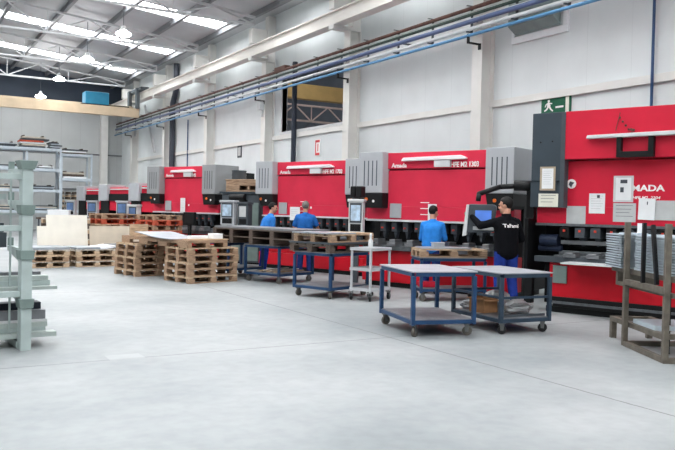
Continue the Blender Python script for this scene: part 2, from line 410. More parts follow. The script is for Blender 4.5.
for k in range(7):
    y = TY[k]-.1
    part('bracket', MB().box(11.615, 11.665, y-.025, y+.025, 5.54, 5.745).box(11.615, WX-.4, y-.025, y+.025, 5.52, 5.56).box(WX-.43, WX-.4, y-.04, y+.04, 5.42, 5.56), BLACK, pr, label='black bracket under the blue pipe')
part('junction_box', MB().box(11.68, 11.9, 23.6, 24.4, 6.39, 6.5), RUST, pr)
solo('drop_pipe', MB().path([(12.22, 23.85, 0), (12.22, 23.85, 6.7)], .09, 14).box(12.06, 12.38, 23.65, 24.05, 3.0, 3.08), mat('dark_slate_pipe', (48, 54, 66), .5, 0, .06, 4), 'dark vertical pipe rising behind a red machine past the wall opening', 'pipe', smooth=False)
solo('downpipe', MB().path([(12.22, 37.2, 0), (12.22, 37.2, 6.7), (12.22, 36.7, 7.3), (12.22, 36.7, 8.6)], .14, 12), mat('dark_downpipe', (66, 70, 80), .5, 0, .06, 4), 'thick dark grey rainwater downpipe with a bend beside a far column', 'pipe', smooth=False)
solo('air_pipe', MB().tube((12.3, 9.35, 0), (12.3, 9.35, 8.5), .028, n=8), NAVY, 'thin navy blue vertical pipe above the nearest red machine', 'pipe')
m = MB(); m.path([(12.33, 35.2, 0), (12.33, 35.2, 5.7)], .03, 8)
solo('conduit', m, NAVY, 'thin vertical blue conduit running down the far side wall', 'pipe')
m = MB(); m.bar((12.2, 44.6, 4.4), (12.2, 43.1, 7.1), .1, .1); m.bar((12.2, 40.0, 4.4), (12.2, 42.0, 7.1), .1, .1)
solo('wall_brace', m, TRUSS, 'slanted grey steel braces on the far side wall under the crane beam', 'brace')

# vent hood in a white frame on the wall
t = thing('vent_hood', 'grey green metal vent hood in a white frame high on the wall', 'vent', (WX, 0, 0))
part('frame', MB().box(-.05, 0, 11.5, 13.2, 5.46, 5.62).box(-.05, 0, 11.5, 11.64, 5.62, 7.0).box(-.05, 0, 13.1, 13.2, 5.62, 7.0).box(-.05, 0, 11.5, 13.2, 6.94, 7.06), WHITE, t, .005)
hm = MB()
hm.add([(-.06, 11.7, 5.64), (-.06, 13.06, 5.64), (-.3, 13.06, 5.8), (-.3, 11.7, 5.8), (-.3, 11.7, 6.88), (-.3, 13.06, 6.88), (-.06, 11.7, 6.88), (-.06, 13.06, 6.88)],
       [(0,1,2,3), (3,2,5,4), (4,5,7,6), (0,3,4,6), (1,7,5,2), (0,6,7,1)])
part('hood', hm, DUCT, t, .01)

# signs on the wall
t = thing('exit_sign', 'green emergency exit sign with a running figure above the dark machine panel', 'sign', (WX, 11.8, 3.72))
part('plate', MB().box(-.03, -.01, -.42, .42, 0, .42), SIGNG, t)
def sgn(poly): return [(-.032, -y, z) for y, z in poly]
pic = MB()
def spoly(poly):       # polygon on the plate, given as (right, up)
    n = len(poly); pic.add([(-.036, -y, z) for y, z in poly]+[(-.03, -y, z) for y, z in poly], [tuple(range(n)), tuple(range(2*n-1, n-1, -1))]+[(k, (k+1) % n, n+(k+1) % n, n+k) for k in range(n)])
_sp = spoly
def spoly(poly): _sp([(-.2+(y+.2)*.72, .2+(z-.2)*.78) for y, z in poly])
spoly([(-.2+.045*math.cos(a*PI/5), .345+.04*math.sin(a*PI/5)) for a in range(10)])
spoly([(-.25, .3), (-.19, .31), (-.13, .22), (-.2, .16), (-.27, .2)])
spoly([(-.19, .3), (-.17, .26), (-.07, .25), (-.06, .28)]); spoly([(-.26, .28), (-.24, .3), (-.32, .26), (-.36, .19), (-.34, .18), (-.3, .23)])
spoly([(-.2, .2), (-.14, .2), (-.1, .13), (-.02, .07), (-.04, .04), (-.15, .11)]); spoly([(-.25, .19), (-.2, .17), (-.26, .1), (-.36, .06), (-.38, .09), (-.3, .13)])
spoly = _sp
part('running_figure', pic, LETTER, t)
pic = MB(); spoly([(0, .14), (.22, .14), (.22, .18), (0, .18)]); part('arrow', pic, LETTER, t)
pic = MB(); spoly([(.28, .03), (.37, .03), (.37, .39), (.28, .39)]); part('doorway', pic, mat('sign_door', (226, 226, 214), .5, 0, 0), t)
t = thing('extinguisher_sign', 'small white sign with a red outlined symbol on the wall above a red machine', 'sign', (WX, 22.4, 3.35))
part('plate', MB().box(-.02, -.005, -.17, .17, 0, .55), LETTER, t)
part('symbol', MB().box(-.025, -.018, .09, .15, .02, .53).box(-.025, -.018, -.15, .1, .45, .53).box(-.025, -.018, -.15, .1, .02, .1).box(-.025, -.018, -.06, -.01, .16, .4), mat('sign_red', (206, 60, 64), .5, 0, 0), t)
t = thing('wall_notice', 'small dark framed notice on the wall left of the dark drop pipe', 'sign', (WX, 29.0, 3.6))
part('frame', MB().box(-.03, -.005, -.2, .2, 0, .5), DGREY, t)
part('sheet', MB().box(-.035, -.029, -.13, .13, .08, .42), PAPERG, t)
t = thing('wall_lamp', 'small white wall lamp fixed to the column beside the opening', 'lamp', (WX-.4, 25.98, 5.2))
part('body', MB().box(-.2, 0, -.12, .12, 0, .3).box(-.1, 0, -.06, .06, -.25, 0), LGREY, t, .02)

# ------------------------------------------------------------ press brakes
def slots(mb, x0, x1, z0, z1, y, n):
    s = (x1-x0)/(n+1)
    for k in range(n):
        x = x0+s*(k+1); mb.box(x-.011, x+.011, y-.004, y+.03, z0, z1)
def console(parent, x, y, z0, z1, wd, face, screen=SCREENW, body=LGREY, post=True, name='control_console'):
    # pendant with its own screen; face = rotation of the screen towards the viewer
    M = Matrix.Translation((x, y, 0)) @ Matrix.Rotation(face, 4, 'Z')
    b = MB(); b.box(-wd/2, wd/2, -.1, .1, z0, z1, M); b.box(-wd/2-.02, wd/2+.02, -.13, .12, z1-.03, z1+.03, M)
    o = part(name, b, body, parent, .012)
    if post: part('stand', MB().box(-.05, .05, -.04, .06, .02, z0, M).box(-.2, .2, -.18, .18, 0, .03, M), DGREY, o)
    h = z1-z0
    part('bezel', MB().box(-wd*.4, wd*.4, -.115, -.1, z0+h*.32, z1-h*.08, M), DGREY, o)
    part('screen', MB().box(-wd*.33, wd*.33, -.12, -.114, z0+h*.38, z1-h*.14, M), screen, o)
    k = MB().box(-wd*.36, wd*.36, -.104, -.1, z0+h*.06, z0+h*.28, M)
    for i in range(4):
        for j in range(2): k.box(-wd*.33+i*wd*.17, -wd*.33+i*wd*.17+wd*.11, -.112, -.1, z0+h*(.08+.11*j), z0+h*(.15+.11*j), M)
    part('keypad', k, BLACK, o)
    return o
def press_brake(name, label, loc, th, W, model, cab=GREY):
    """front face on local y=0, x to the viewer's right, origin on the floor near the left frame"""
    t = thing('press_brake', label, 'machine', (loc[0], loc[1], 0), R_(th-90), 'red press brakes along the side wall')
    XR = -.17+W; E0, E1 = -.78, XR+.58
    # lower bed
    b = MB(); b.box(E0+.05, E1-.05, .0, .42, .1, .42); b.box(E0+.05, E1-.05, .06, .42, .42, .75)
    part('bed', b, REDB, t, .015)
    part('plinth', MB().box(E0+.1, E1-.1, .05, 1.3, 0, .1), BLACK, t)
    part('side_frame', MB().box(E0+.05, E0+.2, .42, 1.5, .1, 2.6), BLACK, t, .01)
    part('side_frame', MB().box(E1-.2, E1-.05, .42, 1.5, .1, 2.6), BLACK, t, .01)
    part('back_gauge_housing', MB().box(E0+.2, E1-.2, .45, 1.3, .75, 1.42), BLACK, t)
    # upper beam
    b = MB(); b.box(E0+.08, E1-.08, .1, .38, 1.39, 1.66); b.box(-.17, XR, .1, .5, 1.66, 2.40); 
    part('ram', b, RED_SHEEN, t, .006)
    part('ram_header', MB().box(-.17, XR, .07, .9, 2.43, 2.76), RED_SHEEN, t, .008)
    part('ram_seam', MB().box(-.16, XR-.01, .13, .5, 2.40, 2.43), mat('deep_red', (120, 12, 28), .5, 0, 0), t)
    part('ram_edge', MB().box(E0+.08, E1-.08, .06, .38, 1.35, 1.39), LGREY, t)
    # grey cabinets with slots and the dark boxes below them
    for x0, x1 in ((E0, -.17), (XR, E1)):
        c = part('side_cabinet', MB().box(x0, x1, -.12, .8, 1.93, 2.78), cab, t, .015)
        s = MB(); slots(s, x0+.04, x1-.04, 2.08, 2.6, -.12, 4); part('slots', s, DGREY, c)
        d = part('lower_box', MB().prism([(x0+.08, 1.93), (x1, 1.93), (x1, 1.62), (x0+.18, 1.62)] if x0 < 0 else [(x0, 1.93), (x1-.02, 1.93), (x1-.02, 1.7), (x1-.1, 1.62), (x0+.06, 1.62)], -.1, .45), BLACK, t, .01)
        part('button', MB().tube((x0+.2, -.12, 1.8), (x0+.2, -.1, 1.8), .035), ORANGE, d)
        part('emblem', MB().tube((x0+.38, -.108, 1.76), (x0+.38, -.1, 1.76), .028), LETTER, d)
    # lamp bar on the header
    lb = part('lamp_bar', MB().prism([(.22, 2.6), (.26, 2.65), (W-.78, 2.67), (W-.66, 2.62), (W-.66, 2.59), (.22, 2.58)], -.02, .08), TUBE, t, .01)
    part('mount', MB().box(W*.42, W*.42+.36, .0, .1, 2.45, 2.585), LGREY, lb)
    lettering(model, .135, (XR-.86, .064, 2.45), t, .84, bold=.004)
    lettering('Amada', .12, (-.07, .066, 2.46), t, 1.1, bold=.003)
    for k in range(3): part('caution_strip', MB().box(.64, .84, .092, .1, 1.5+.12*k, 1.515+.12*k), LETTER, t)
    part('document_pocket', MB().box(-.1, .18, .07, .1, 1.42, 1.72), GREY, t, .01)
    part('caution_sticker', MB().tube((1.0, .09, 1.6), (1.0, .1, 1.6), .03), LETTER, t)
    # tooling zone
    n = int(W*4.6)
    for k in range(n):
        x = E0+.4+k*(E1-E0-.7)/n
        o = part('tool_clamp', MB().box(x, x+.13, .14, .32, 1.14, 1.33).prism([(x+.02, 1.14), (x+.11, 1.14), (x+.075, 1.0), (x+.055, 1.0)], .2, .3), DGREY, t, .006)
        part('lever', MB().box(x+.05, x+.08, .1, .14, 1.2, 1.23), REDDOT, o)
    part('die_rail', MB().box(E0+.2, E1-.2, .1, .4, .75, .86).prism([(E0+.3, .86), (E1-.3, .86), (E1-.3, .93), (E0+.3, .93)], .2, .28), TOOL, t, .005)
    part('front_rail', MB().box(E0+.1, E1-.1, -.06, .1, .76, .86), TOOL, t, .008)
    for k in range(7):
        x = E0+.4+k*(E1-E0-.8)/6.5
        part('support_arm', MB().box(x, x+.2, -.2, .1, .86, .92).box(x+.03, x+.17, -.16, .1, .92, .99), STEEL, t, .008)
    return t
m3 = press_brake('m3', 'red press brake behind the person in the bright blue sweater', (8.89, 12.88), 20, 2.36, 'HFE M2 1303')
console(m3, -.42, -.62, 1.1, 1.76, .3, R_(25), SCREENW)
part('warning_light', MB().box(-.56, -.44, -.68, -.52, 1.82, 2.05).box(-.42, -.28, -.68, -.52, 1.82, 2.05).box(-.5, -.34, -.64, -.56, 1.78, 1.82), BLACK, m3, .02)
m2 = press_brake('m2', 'red press brake facing the grey-haired person, under the dark drop pipe', (8.69, 17.68), 20, 2.42, 'HFE M2 1703')
console(m2, -1.3, -.55, 1.1, 1.72, .42, R_(14), SCREENW, GREY)
console(m2, -.85, -.4, 1.1, 1.68, .32, R_(10), PAPERG, DGREY)
m1 = press_brake('m1', 'red press brake with plain grey cabinets left of the wooden crate on the grey cabinet', (7.33, 22.87), 20, 2.0, 'HFE M2', mat('mid_grey_cabinet', (148, 150, 152), .5, 0, .03, 3))
part('monitor', MB().box(2.1, 2.55, -1.0, -.9, 1.05, 1.4).box(2.28, 2.38, -.98, -.92, .05, 1.05).box(2.15, 2.5, -1.1, -.8, 0, .05), BLACK, m1, .01)
console(m1, -.72, -.6, 1.0, 1.55, .35, R_(15), SCREEN)

# the nearest machine: larger, with a dark end panel
m4 = thing('press_brake', 'tall red press brake with dark slate end panel and papers taped to its front', 'machine', (9.16, 8.75, 0), R_(-70), 'red press brakes along the side wall')
XR = 3.5
part('plinth', MB().box(-.1, XR, .08, 1.6, 0, .1).box(.05, XR, .0, .3, .1, .26), BLACK, m4, .01)
part('kick_strip', MB().box(.05, XR, -.02, .0, .15, .19), TOOL, m4)
part('bed', MB().box(-.02, XR, .0, .5, .26, .80), REDB, m4, .012)
part('side_frame', MB().box(-.3, -.02, .45, 1.6, .1, 3.1), BLACK, m4, .01)
part('side_frame', MB().box(XR-.2, XR, .5, 1.6, .1, 3.1), BLACK, m4, .01)
part('back_gauge_housing', MB().box(-.02, XR-.2, .5, 1.5, .8, 1.45), BLACK, m4)
part('ram', MB().box(-.28, XR, .05, .5, 1.43, 1.70).box(.22, XR, .05, .5, 1.70, 2.42), RED, m4, .006)
part('ram_header', MB().box(.22, XR, -.1, .9, 2.44, 3.19), RED, m4, .01)
part('ram_edge', MB().box(-.28, XR, .0, .4, 1.39, 1.43), TOOL, m4)
ep = part('end_panel', MB().box(-.33, .2, -.1, .8, 2.1, 3.19).box(-.35, .2, -.08, .6, 1.68, 2.1), SLATE, m4, .012, label='dark slate end panel')
part('panel_edge', MB().box(.16, .23, -.11, .78, 1.68, 3.18), DGREY, ep)
part('bolt', MB().tube((-.18, -.108, 2.72), (-.18, -.1, 2.72), .014), BLACK, ep); part('bolt', MB().tube((.02, -.108, 2.73), (.02, -.1, 2.73), .014), BLACK, ep)
lb = part('lamp_bar', MB().prism([(.6, 2.74), (.62, 2.79), (2.9, 2.82), (2.9, 2.75)], -.22, -.1), LGREY, m4, .008, label='pale grey lamp bar')
hd = part('handle', MB().box(1.06, 1.13, -.2, -.1, 2.48, 2.75).box(1.52, 1.6, -.2, -.1, 2.48, 2.75).box(1.06, 1.6, -.2, -.1, 2.44, 2.53), BLACK, m4, .008, label='black bracket handle under the lamp bar')
ch = MB()
for k in range(5): ch.ball((1.08+.045*k, -.13, 3.04-.06*k), .018, 8)
ch.tube((1.08, -.12, 3.12), (1.02, -.12, 2.85), .006, n=6); ch.tube((1.24, -.13, 2.86), (1.3, -.13, 2.84), .02, n=8)
part('pull_chain', ch, RUST, m4)
lettering('AMADA', .128, (1.11, .046, 1.95), m4, 1.3, bold=.004)
lettering('HFE M2  2204', .06, (1.24, .046, 1.83), m4, 1.15, shear=.2, bold=.001)
em = part('emblem', MB().tube((.29, .035, 2.06), (.29, .05, 2.06), .075, n=20), LETTER, m4)
part('emblem_mark', MB().prism([(.25, 2.05), (.29, 2.0), (.31, 2.05), (.34, 2.08), (.27, 2.1)], .028, .036), INK, em)
for k in range(8):
    x = .12+.25*k
    o = part('tool_clamp', MB().box(x, x+.16, .02, .3, 1.21, 1.37).prism([(x+.02, 1.21), (x+.14, 1.21), (x+.09, 1.08), (x+.07, 1.08)], .15, .28), DGREY if k % 3 else BLACK, m4, .008)
    part('lever', MB().box(x+.07, x+.1, -.01, .02, 1.3, 1.335), REDDOT, o)
part('upper_tool', MB().box(.1, XR-.2, .14, .3, 1.1, 1.16), STEEL, m4)
part('die_rail', MB().box(0, XR-.2, .1, .45, .8, .92).box(.05, XR-.2, .18, .3, .92, .99), TOOL, m4, .006)
part('front_rail', MB().box(-.25, 3.2, -.08, .08, .81, .9), DGREY, m4, .008)
for x in (.25, .62, .98, 1.4):
    part('support_arm', MB().box(x, x+.2, -.12, .12, .9, .95).box(x+.03, x+.17, -.14, .1, .95, .975), STEEL, m4, .006)
part('sheet_support', MB().prism([(.35, .815), (1.7, .815), (1.7, .84), (.35, .84)], -.45, -.08), LGREY, m4)
part('motor', MB().tube((-.25, .18, 1.15), (.05, .18, 1.15), .1, n=14).tube((-.3, .2, 1.02), (.1, .2, 1.02), .05, n=12), mat('dark_navy_motor', (38, 48, 70), .5, 0, .1, 6), m4, .005)
part('side_guard', MB().box(-.42, -.36, -.1, .6, .6, 1.5).box(-.5, -.36, .1, .2, .1, 2.0), BLACK, m4, .01)
part('pocket', MB().box(.05, .28, -.03, .0, .48, .76), GREEND, m4, .006)
# pendant on its swing arm
arm = part('pendant_arm', MB().path([(-.33, .05, 2.03), (-.62, -.12, 2.03)], .085, 14).path([(-.5, -.05, 2.03), (-.78, -.3, 2.0), (-1.02, -.55, 1.88), (-1.03, -.56, 1.76)], .042, 12), BLACK, m4, 0, True)
pm = Matrix.Translation((-.98, -.52, 0)) @ Matrix.Rotation(R_(-12)+R_(38), 4, 'Z')
pn = part('control_pendant', MB().prism([(-.23, 1.24), (.2, 1.26), (.24, 1.68), (.19, 1.71), (-.18, 1.71), (-.25, 1.68)], -.09, .09, pm), DGREY, m4, .015)
part('pendant_edge', MB().prism([(-.3, 1.18), (-.23, 1.2), (-.2, 1.7), (-.24, 1.7)], -.12, .1, pm), LGREY, pn, .01)
part('screen', MB().box(-.1, .16, -.1, -.09, 1.44, 1.61, pm), mat('bright_screen', (84, 124, 206), .3, 0, .15, 4, emit=.4), pn)
kb = MB().box(-.13, .25, -.095, -.09, 1.29, 1.35, pm)
for i in range(5): kb.box(-.12+.07*i, -.08+.07*i, -.098, -.09, 1.3, 1.34, pm)
part('keypad', kb, LGREY, pn)

# distant machines
def far_brake(label, x, y, W=2.4):
    t = thing('press_brake', label, 'machine', (x, y, 0), R_(-70), 'small red press brakes at the far end')
    part('bed', MB().box(-.1, W, 0, .5, .1, .8), REDB, t); part('plinth', MB().box(0, W-.1, .05, .9, 0, .1), BLACK, t)
    part('ram', MB().box(-.1, W, .05, .5, 1.3, 1.72), RED, t, .01); part('housing', MB().box(0, W-.1, .5, 1.2, .1, 2.2), BLACK, t)
    part('dark_band', MB().box(-.1, W, .0, .5, 1.72, 2.02), BLACK, t)
    part('top_cover', MB().box(-.1, W, .05, 1.2, 2.02, 2.3), RED, t, .01); part('lamp_bar', MB().box(0, W-.2, -.02, .05, 2.2, 2.25), LGREY, t)
    part('side_cabinet', MB().box(-.75, -.1, -.1, .9, 1.72, 2.42), GREY, t, .02); part('side_frame', MB().box(-.7, -.1, .0, .8, .1, 1.72), BLACK, t)
    part('tool_rail', MB().box(0, W-.1, .0, .3, .8, .92), TOOL, t)
    console(t, -.2, -.7, 1.0, 1.68, .48, R_(25), SCREEN, GREY)
    return t
far_brake('far red press brake just left of the large one with grey cabinets', 8.35, 28.9)
far_brake('middle one of the three small red press brakes at the far end', 8.3, 33.6)
far_brake('farthest red press brake, next to the back shelving', 8.35, 38.4)

# ------------------------------------------------------------ papers on the nearest machine
def lrot(sx, ny, z): 
    a = R_(-70); x, y = rot2(sx, ny, a); return (9.16+x, 8.75+y, z)
def paper(name, label, s0, s1, z0, z1, ny, m_=PAPER, tape=None, lines=6, block=None, tilt=0):
    t = thing(name, label, 'paper', lrot((s0+s1)/2, ny, (z0+z1)/2), R_(-70)); t.rotation_euler[1] = tilt
    hw, hh = (s1-s0)/2, (z1-z0)/2
    part('sheet', MB().box(-hw, hw, -.004, -.001, -hh, hh), m_, t)
    if tape:
        part('tape_border', MB().box(-hw-.035, hw+.035, -.003, -.0002, -hh-.03, hh+.03), tape, t)
    k = MB()
    for i in range(lines):
        z = hh*.75-i*hh*1.5/max(1, lines); k.box(-hw*.75, hw*(.75-.3*((i*7) % 3)/2), -.006, -.003, z-.004, z+.002)
    if lines: part('print', k, INK if lines < 5 else PAPERG, t)
    if block:
        b = MB()
        for (u0, u1, v0, v1) in block: b.box(u0*hw, u1*hw, -.007, -.003, v0*hh, v1*hh)
        part('printed_block', b, INK, t)
    return t
TG = mat('tape_grey', (204, 204, 204), .7, 0, .03, 8)
paper('taped_paper', 'white sheet in a brown tape border on the dark end panel', -.14, .05, 1.98, 2.3, -.105, PAPER, KRAFT, 7)
paper('taped_paper', 'cream card taped below the brown-bordered sheet on the dark end panel', -.19, .14, 1.69, 1.9, -.105, mat('cream_card', (222, 220, 206), .8, 0, .02, 8), None, 3)
paper('taped_paper', 'grey sheet low on the red ram, left of the other papers', .22, .53, 1.43, 1.71, .048, PAPERG, None, 0)
paper('taped_paper', 'white form with a dark stamp, second sheet from the dark end panel', .58, .83, 1.6, 1.91, .048, PAPER, None, 6, [(0, .35, .55, .85)])
paper('taped_paper', 'white sheet with two dark blocks in a wide grey tape border', .99, 1.22, 1.81, 2.15, .044, PAPER, TG, 0, [(-.4, .5, .5, .82), (-.4, .05, -.3, .15)])
paper('taped_paper', 'pale grey sheet taped under the sheet with two dark blocks', .96, 1.3, 1.48, 1.765, .044, PAPERG, None, 4)
paper('taped_paper', 'slightly tilted white sheet under the white letters on the red ram', 1.34, 1.58, 1.52, 1.84, .03, PAPER, None, 0, [(.0, .12, .4, .7)], .03)
paper('taped_paper', 'wide pale grey sheet to the right of the tilted white sheet', 1.55, 2.05, 1.52, 1.81, .044, PAPERG, None, 6)
# papers on the other machines
def on_machine(loc, s, ny, z, label, w=.2, h=.3, m_=PAPER):
    x, y = rot2(s, ny, R_(-70)); t = thing('taped_paper', label, 'paper', (loc[0]+x, loc[1]+y, z), R_(-70))
    part('sheet', MB().box(-w/2, w/2, -.006, -.001, -h/2, h/2), m_, t)
    k = MB()
    for i in range(4): k.box(-w*.36, w*.3, -.008, -.005, h*.3-i*h*.16, h*.3-i*h*.16+.006)
    part('print', k, PAPERG, t)
on_machine((8.89, 12.88), .92, .098, 1.55, 'white sheet on the red ram behind the person in the bright blue sweater', .2, .34)
on_machine((8.69, 17.68), .5, .05, 1.44, 'white rounded sheet hanging on the ram between the two blue-shirted people', .34, .34)
on_machine((7.33, 22.87), .78, .05, 1.6, 'white sheet hanging on the front of the farther large press brake', .22, .42)

# ------------------------------------------------------------ grey cabinet with crate between machines
t = thing('tool_cabinet', 'dark grey tool cabinet between two press brakes with a wooden crate on it', 'cabinet', (8.36, 19.66, 0), R_(-60))
part('body', MB().box(-.55, .75, 0, .8, .05, 1.95), DGREY, t, .015); part('plinth', MB().box(-.5, .7, .05, .75, 0, .05), BLACK, t)
part('door', MB().box(-.53, .09, -.02, 0, .1, 1.7), GREEND, t, .006); part('door', MB().box(.11, .73, -.02, 0, .1, 1.7), GREEND, t, .006)
part('top_shelf', MB().box(-.6, .8, -.05, .85, 1.95, 2.0), SLATE, t)
part('roll_holder', MB().tube((-.2, -.05, 1.84), (.3, -.05, 1.84), .1, n=14).box(-.25, .35, -.02, .02, 1.72, 1.78), BLACK, t)
cr = thing('wooden_crate', 'light wooden crate on top of the dark grey tool cabinet', 'crate', (8.41, 19.68, 2.0), R_(-60))
part('end_panel', MB().box(-.52, -.49, .1, .75, 0, .33), WOOD, cr); part('end_panel', MB().box(.62, .65, .1, .75, 0, .33), WOOD, cr)
part('side_panel', MB().box(-.52, -.05, .08, .11, 0, .33).box(.22, .3, .08, .11, 0, .33).box(.5, .65, .08, .11, 0, .33).box(-.05, .65, .08, .11, .18, .33).box(-.05, .65, .08, .11, 0, .05), WOODB, cr)
part('side_panel', MB().box(-.52, .65, .74, .77, 0, .33), WOODB, cr); part('lid', MB().box(-.54, .67, .06, .79, .33, .35), WOOD, cr)
t = thing('paint_drum', 'round dark drum standing on the wooden crate', 'drum', rot2(0, 0, 0)+(0,))
t.location = (8.6, 20.14, 2.352)
part('shell', MB().lathe((0, 0, 0), [(.2, 0), (.21, .02), (.2, .1), (.21, .12), (.2, .22), (.21, .24)], 18), DGREY, t, 0, True)
part('lid', MB().lathe((0, 0, .24), [(.215, 0), (.215, .02), (.19, .02), (.19, .01)], 18), SLATE, t)

# ------------------------------------------------------------ pallets
def pallet_proto(w, d, top, runner, nb=5, th=.022):
    T = MB()
    g = d/(nb+.0)
    for k in range(nb):
        bw = g*.76; y0 = k*(d-bw)/(nb-1); T.box(0, w, y0, y0+bw, .144-th, .144)
    for x in (0, w/2-.05, w-.1): T.box(x, x+.1, 0, d, .144-2*th, .144-th)
    R = MB()
    def run(y):
        r = MB(); r.box(0, w, y, y+.1, 0, th)
        for x in (0, w/2-.07, w-.14): r.box(x, x+.14, y, y+.1, th, .144-2*th)
        return r
    return T.mesh('deck', top), [run(y).mesh('runner', runner) for y in (0, d/2-.05, d-.1)]
PROTO = {}
def pallet(label, loc, rz, kind='a', w=1.2, d=.95, group='wooden pallets'):
    key = (kind, w, d)
    if key not in PROTO:
        top, rn = {'a': (WOOD, WOODB), 'b': (WOODB, WOODB), 'd': (WOODD, WOODD), 'g': (WOODG, WOOD), 'r': (REDP, REDP)}[kind]
        PROTO[key] = pallet_proto(w, d, top, rn)
    t = thing('pallet', label, 'pallet', loc, rz, group)
    obj('deck', PROTO[key][0], t)
    for me in PROTO[key][1]: obj('runner', me, t)
    return t
ORD = ['bottom', 'second', 'third', 'fourth', 'fifth', 'sixth', 'seventh', 'eighth', 'ninth']
def pstack(x, y, deg, n, where, kinds='ab', w=1.2, d=.95, group=None, z0=0, jit=.02):
    for k in range(n):
        dx, dy = random.uniform(-jit, jit), random.uniform(-jit, jit)
        nm = ORD[k] if k < n-1 or n == 1 else 'top'
        lab = '%s wooden pallet %s' % (nm if nm in ('bottom', 'top') else nm+', a', where) if n > 1 else 'wooden pallet '+where
        if n > 1 and nm not in ('bottom', 'top'): lab = '%s pallet from the floor %s' % (nm, where)
        pallet(lab, (x+dx, y+dy, z0+.1445*k), R_(deg)+random.uniform(-.02, .02), kinds[k % len(kinds)], w, d, group or 'wooden pallets '+where)
pstack(5.23, 14.70, 13, 5, 'in the near brown stack left of the blue carts', 'ab')
pstack(4.66, 16.50, 13, 5, 'in the brown stack behind the near stack', 'ab')
# long bearer pallet over both stacks, white sheets on it
t = thing('long_pallet', 'long dark wooden bearer pallet laid over the two brown pallet stacks', 'pallet', (5.2, 14.74, .725), R_(13))
part('deck', MB().box(0, .98, 0, 2.75, .12, .15).box(0, .98, 0, .1, .095, .12), WOODB, t)
for x in (.0, .44, .88): part('bearer', MB().box(x, x+.1, 0, 2.75, .08, .12).box(x, x+.1, 0, .35, 0, .08).box(x, x+.1, .8, 1.15, 0, .08).box(x, x+.1, 1.6, 1.95, 0, .08).box(x, x+.1, 2.4, 2.75, 0, .08), WOODB, t)
def sheet(name, label, loc, rz, w, d, th, m_, curl=0, cat='sheet', group=None):
    mb = MB(); n = 10
    vs = []; 
    for i in range(n+1):
        u = i/n; z = curl*(u**2.2)*math.sin(u*2.2) if curl else 0
        for y in (0, d): vs += [(w*u, y, z), (w*u, y, z+th)]
    fs = []
    for i in range(n):
        a, b = i*4, (i+1)*4
        fs += [(a, b, b+2, a+2), (a+1, a+3, b+3, b+1), (a, a+1, b+1, b), (a+2, b+2, b+3, a+3)]
    fs += [(0, 2, 3, 1), (n*4, n*4+1, n*4+3, n*4+2)]
    mb.add(vs, fs)
    return solo(name, mb, m_, label, cat, loc, rz, group)
sheet('metal_sheet', 'large white sheet curling up at one end on the long bearer pallet', (5.88, 15.42, .878), R_(103), 1.5, .9, .012, GALV, .12)
solo('plank', MB().box(0, .95, 0, .3, 0, .02), WOOD, 'light plank at the near end of the long bearer pallet', 'plank', (5.28, 14.80, .876), R_(13))
solo('foam_block', MB().box(0, .5, 0, .15, 0, .08), WHITE, 'wider white foam block beside the curled sheet', 'foam', (5.43, 15.17, .876), R_(13), bevel=.01)
solo('foam_block', MB().box(0, .22, 0, .25, 0, .11), WHITE, 'small square white foam block near the end of the bearer pallet', 'foam', (5.86, 14.99, .897), R_(10), bevel=.01)
solo('panel_offcut', MB().box(0, .45, 0, .03, 0, .26), WOOD, 'upright tan board offcut standing at the far end of the long bearer pallet', 'board', (4.68, 17.1, .876), R_(13))

# left pallet stacks with sheets
pstack(2.9, 19.33, 8, 3, 'in the far left stack under grey sheets', 'ga', .95, .9)
pstack(4.0, 19.38, 10, 3, 'in the pale stack in front of the cream board', 'ga', 1.05, .9)
pstack(5.17, 19.65, 16, 3, 'in the grey-topped stack under the tan board', 'dg', .72, .9)
sheet('metal_sheet', 'grey sheet lying on the far left pallet stack', (2.95, 19.33, .437), R_(8), .9, .9, .06, GALV)
sheet('metal_sheet', 'grey sheet on the pale stack in front of the cream board', (4.0, 19.39, .437), R_(10), .6, .9, .05, GALV)
sheet('plastic_film', 'crumpled white film on the pale pallet stack below the boards', (4.6, 19.5, .437), R_(10), .4, .8, .05, WHITE, .05, 'film')
sheet('metal_sheet', 'dark grey sheets on the grey-topped stack below the tan board', (5.18, 19.66, .437), R_(16), .7, .9, .09, SHELFG)
def board(label, x, y, deg, w, h, m_, lean=6, z=0):
    o = solo('board', MB().box(0, w, 0, .03, 0, h), m_, label, 'board', (x, y, z), R_(deg)); o.rotation_euler[0] = R_(-lean); return o
board('tall cream board standing behind the left pallet stacks', 3.56, 20.75, 14, 1.12, 1.27, PLY)
board('tan board standing behind the pallets to the right of the cream one', 4.68, 20.95, 8, 1.52, .98, PLYT)
board('low cream board beside the tall cream board', 3.3, 20.58, 14, .32, .98, PLY)
# reddish pallets behind the boards
pstack(5.2, 21.75, 12, 9, 'in the reddish stack behind the boards', 'brar', 1.15, .9, jit=.03)
pstack(6.35, 20.75, 12, 9, 'in the reddish stack left of the farther large press brake', 'brbr', .9, .9, jit=.03)
pstack(3.9, 21.9, 12, 8, 'in the bluish-grey stack behind the cream board', 'dg', 1.05, .9)

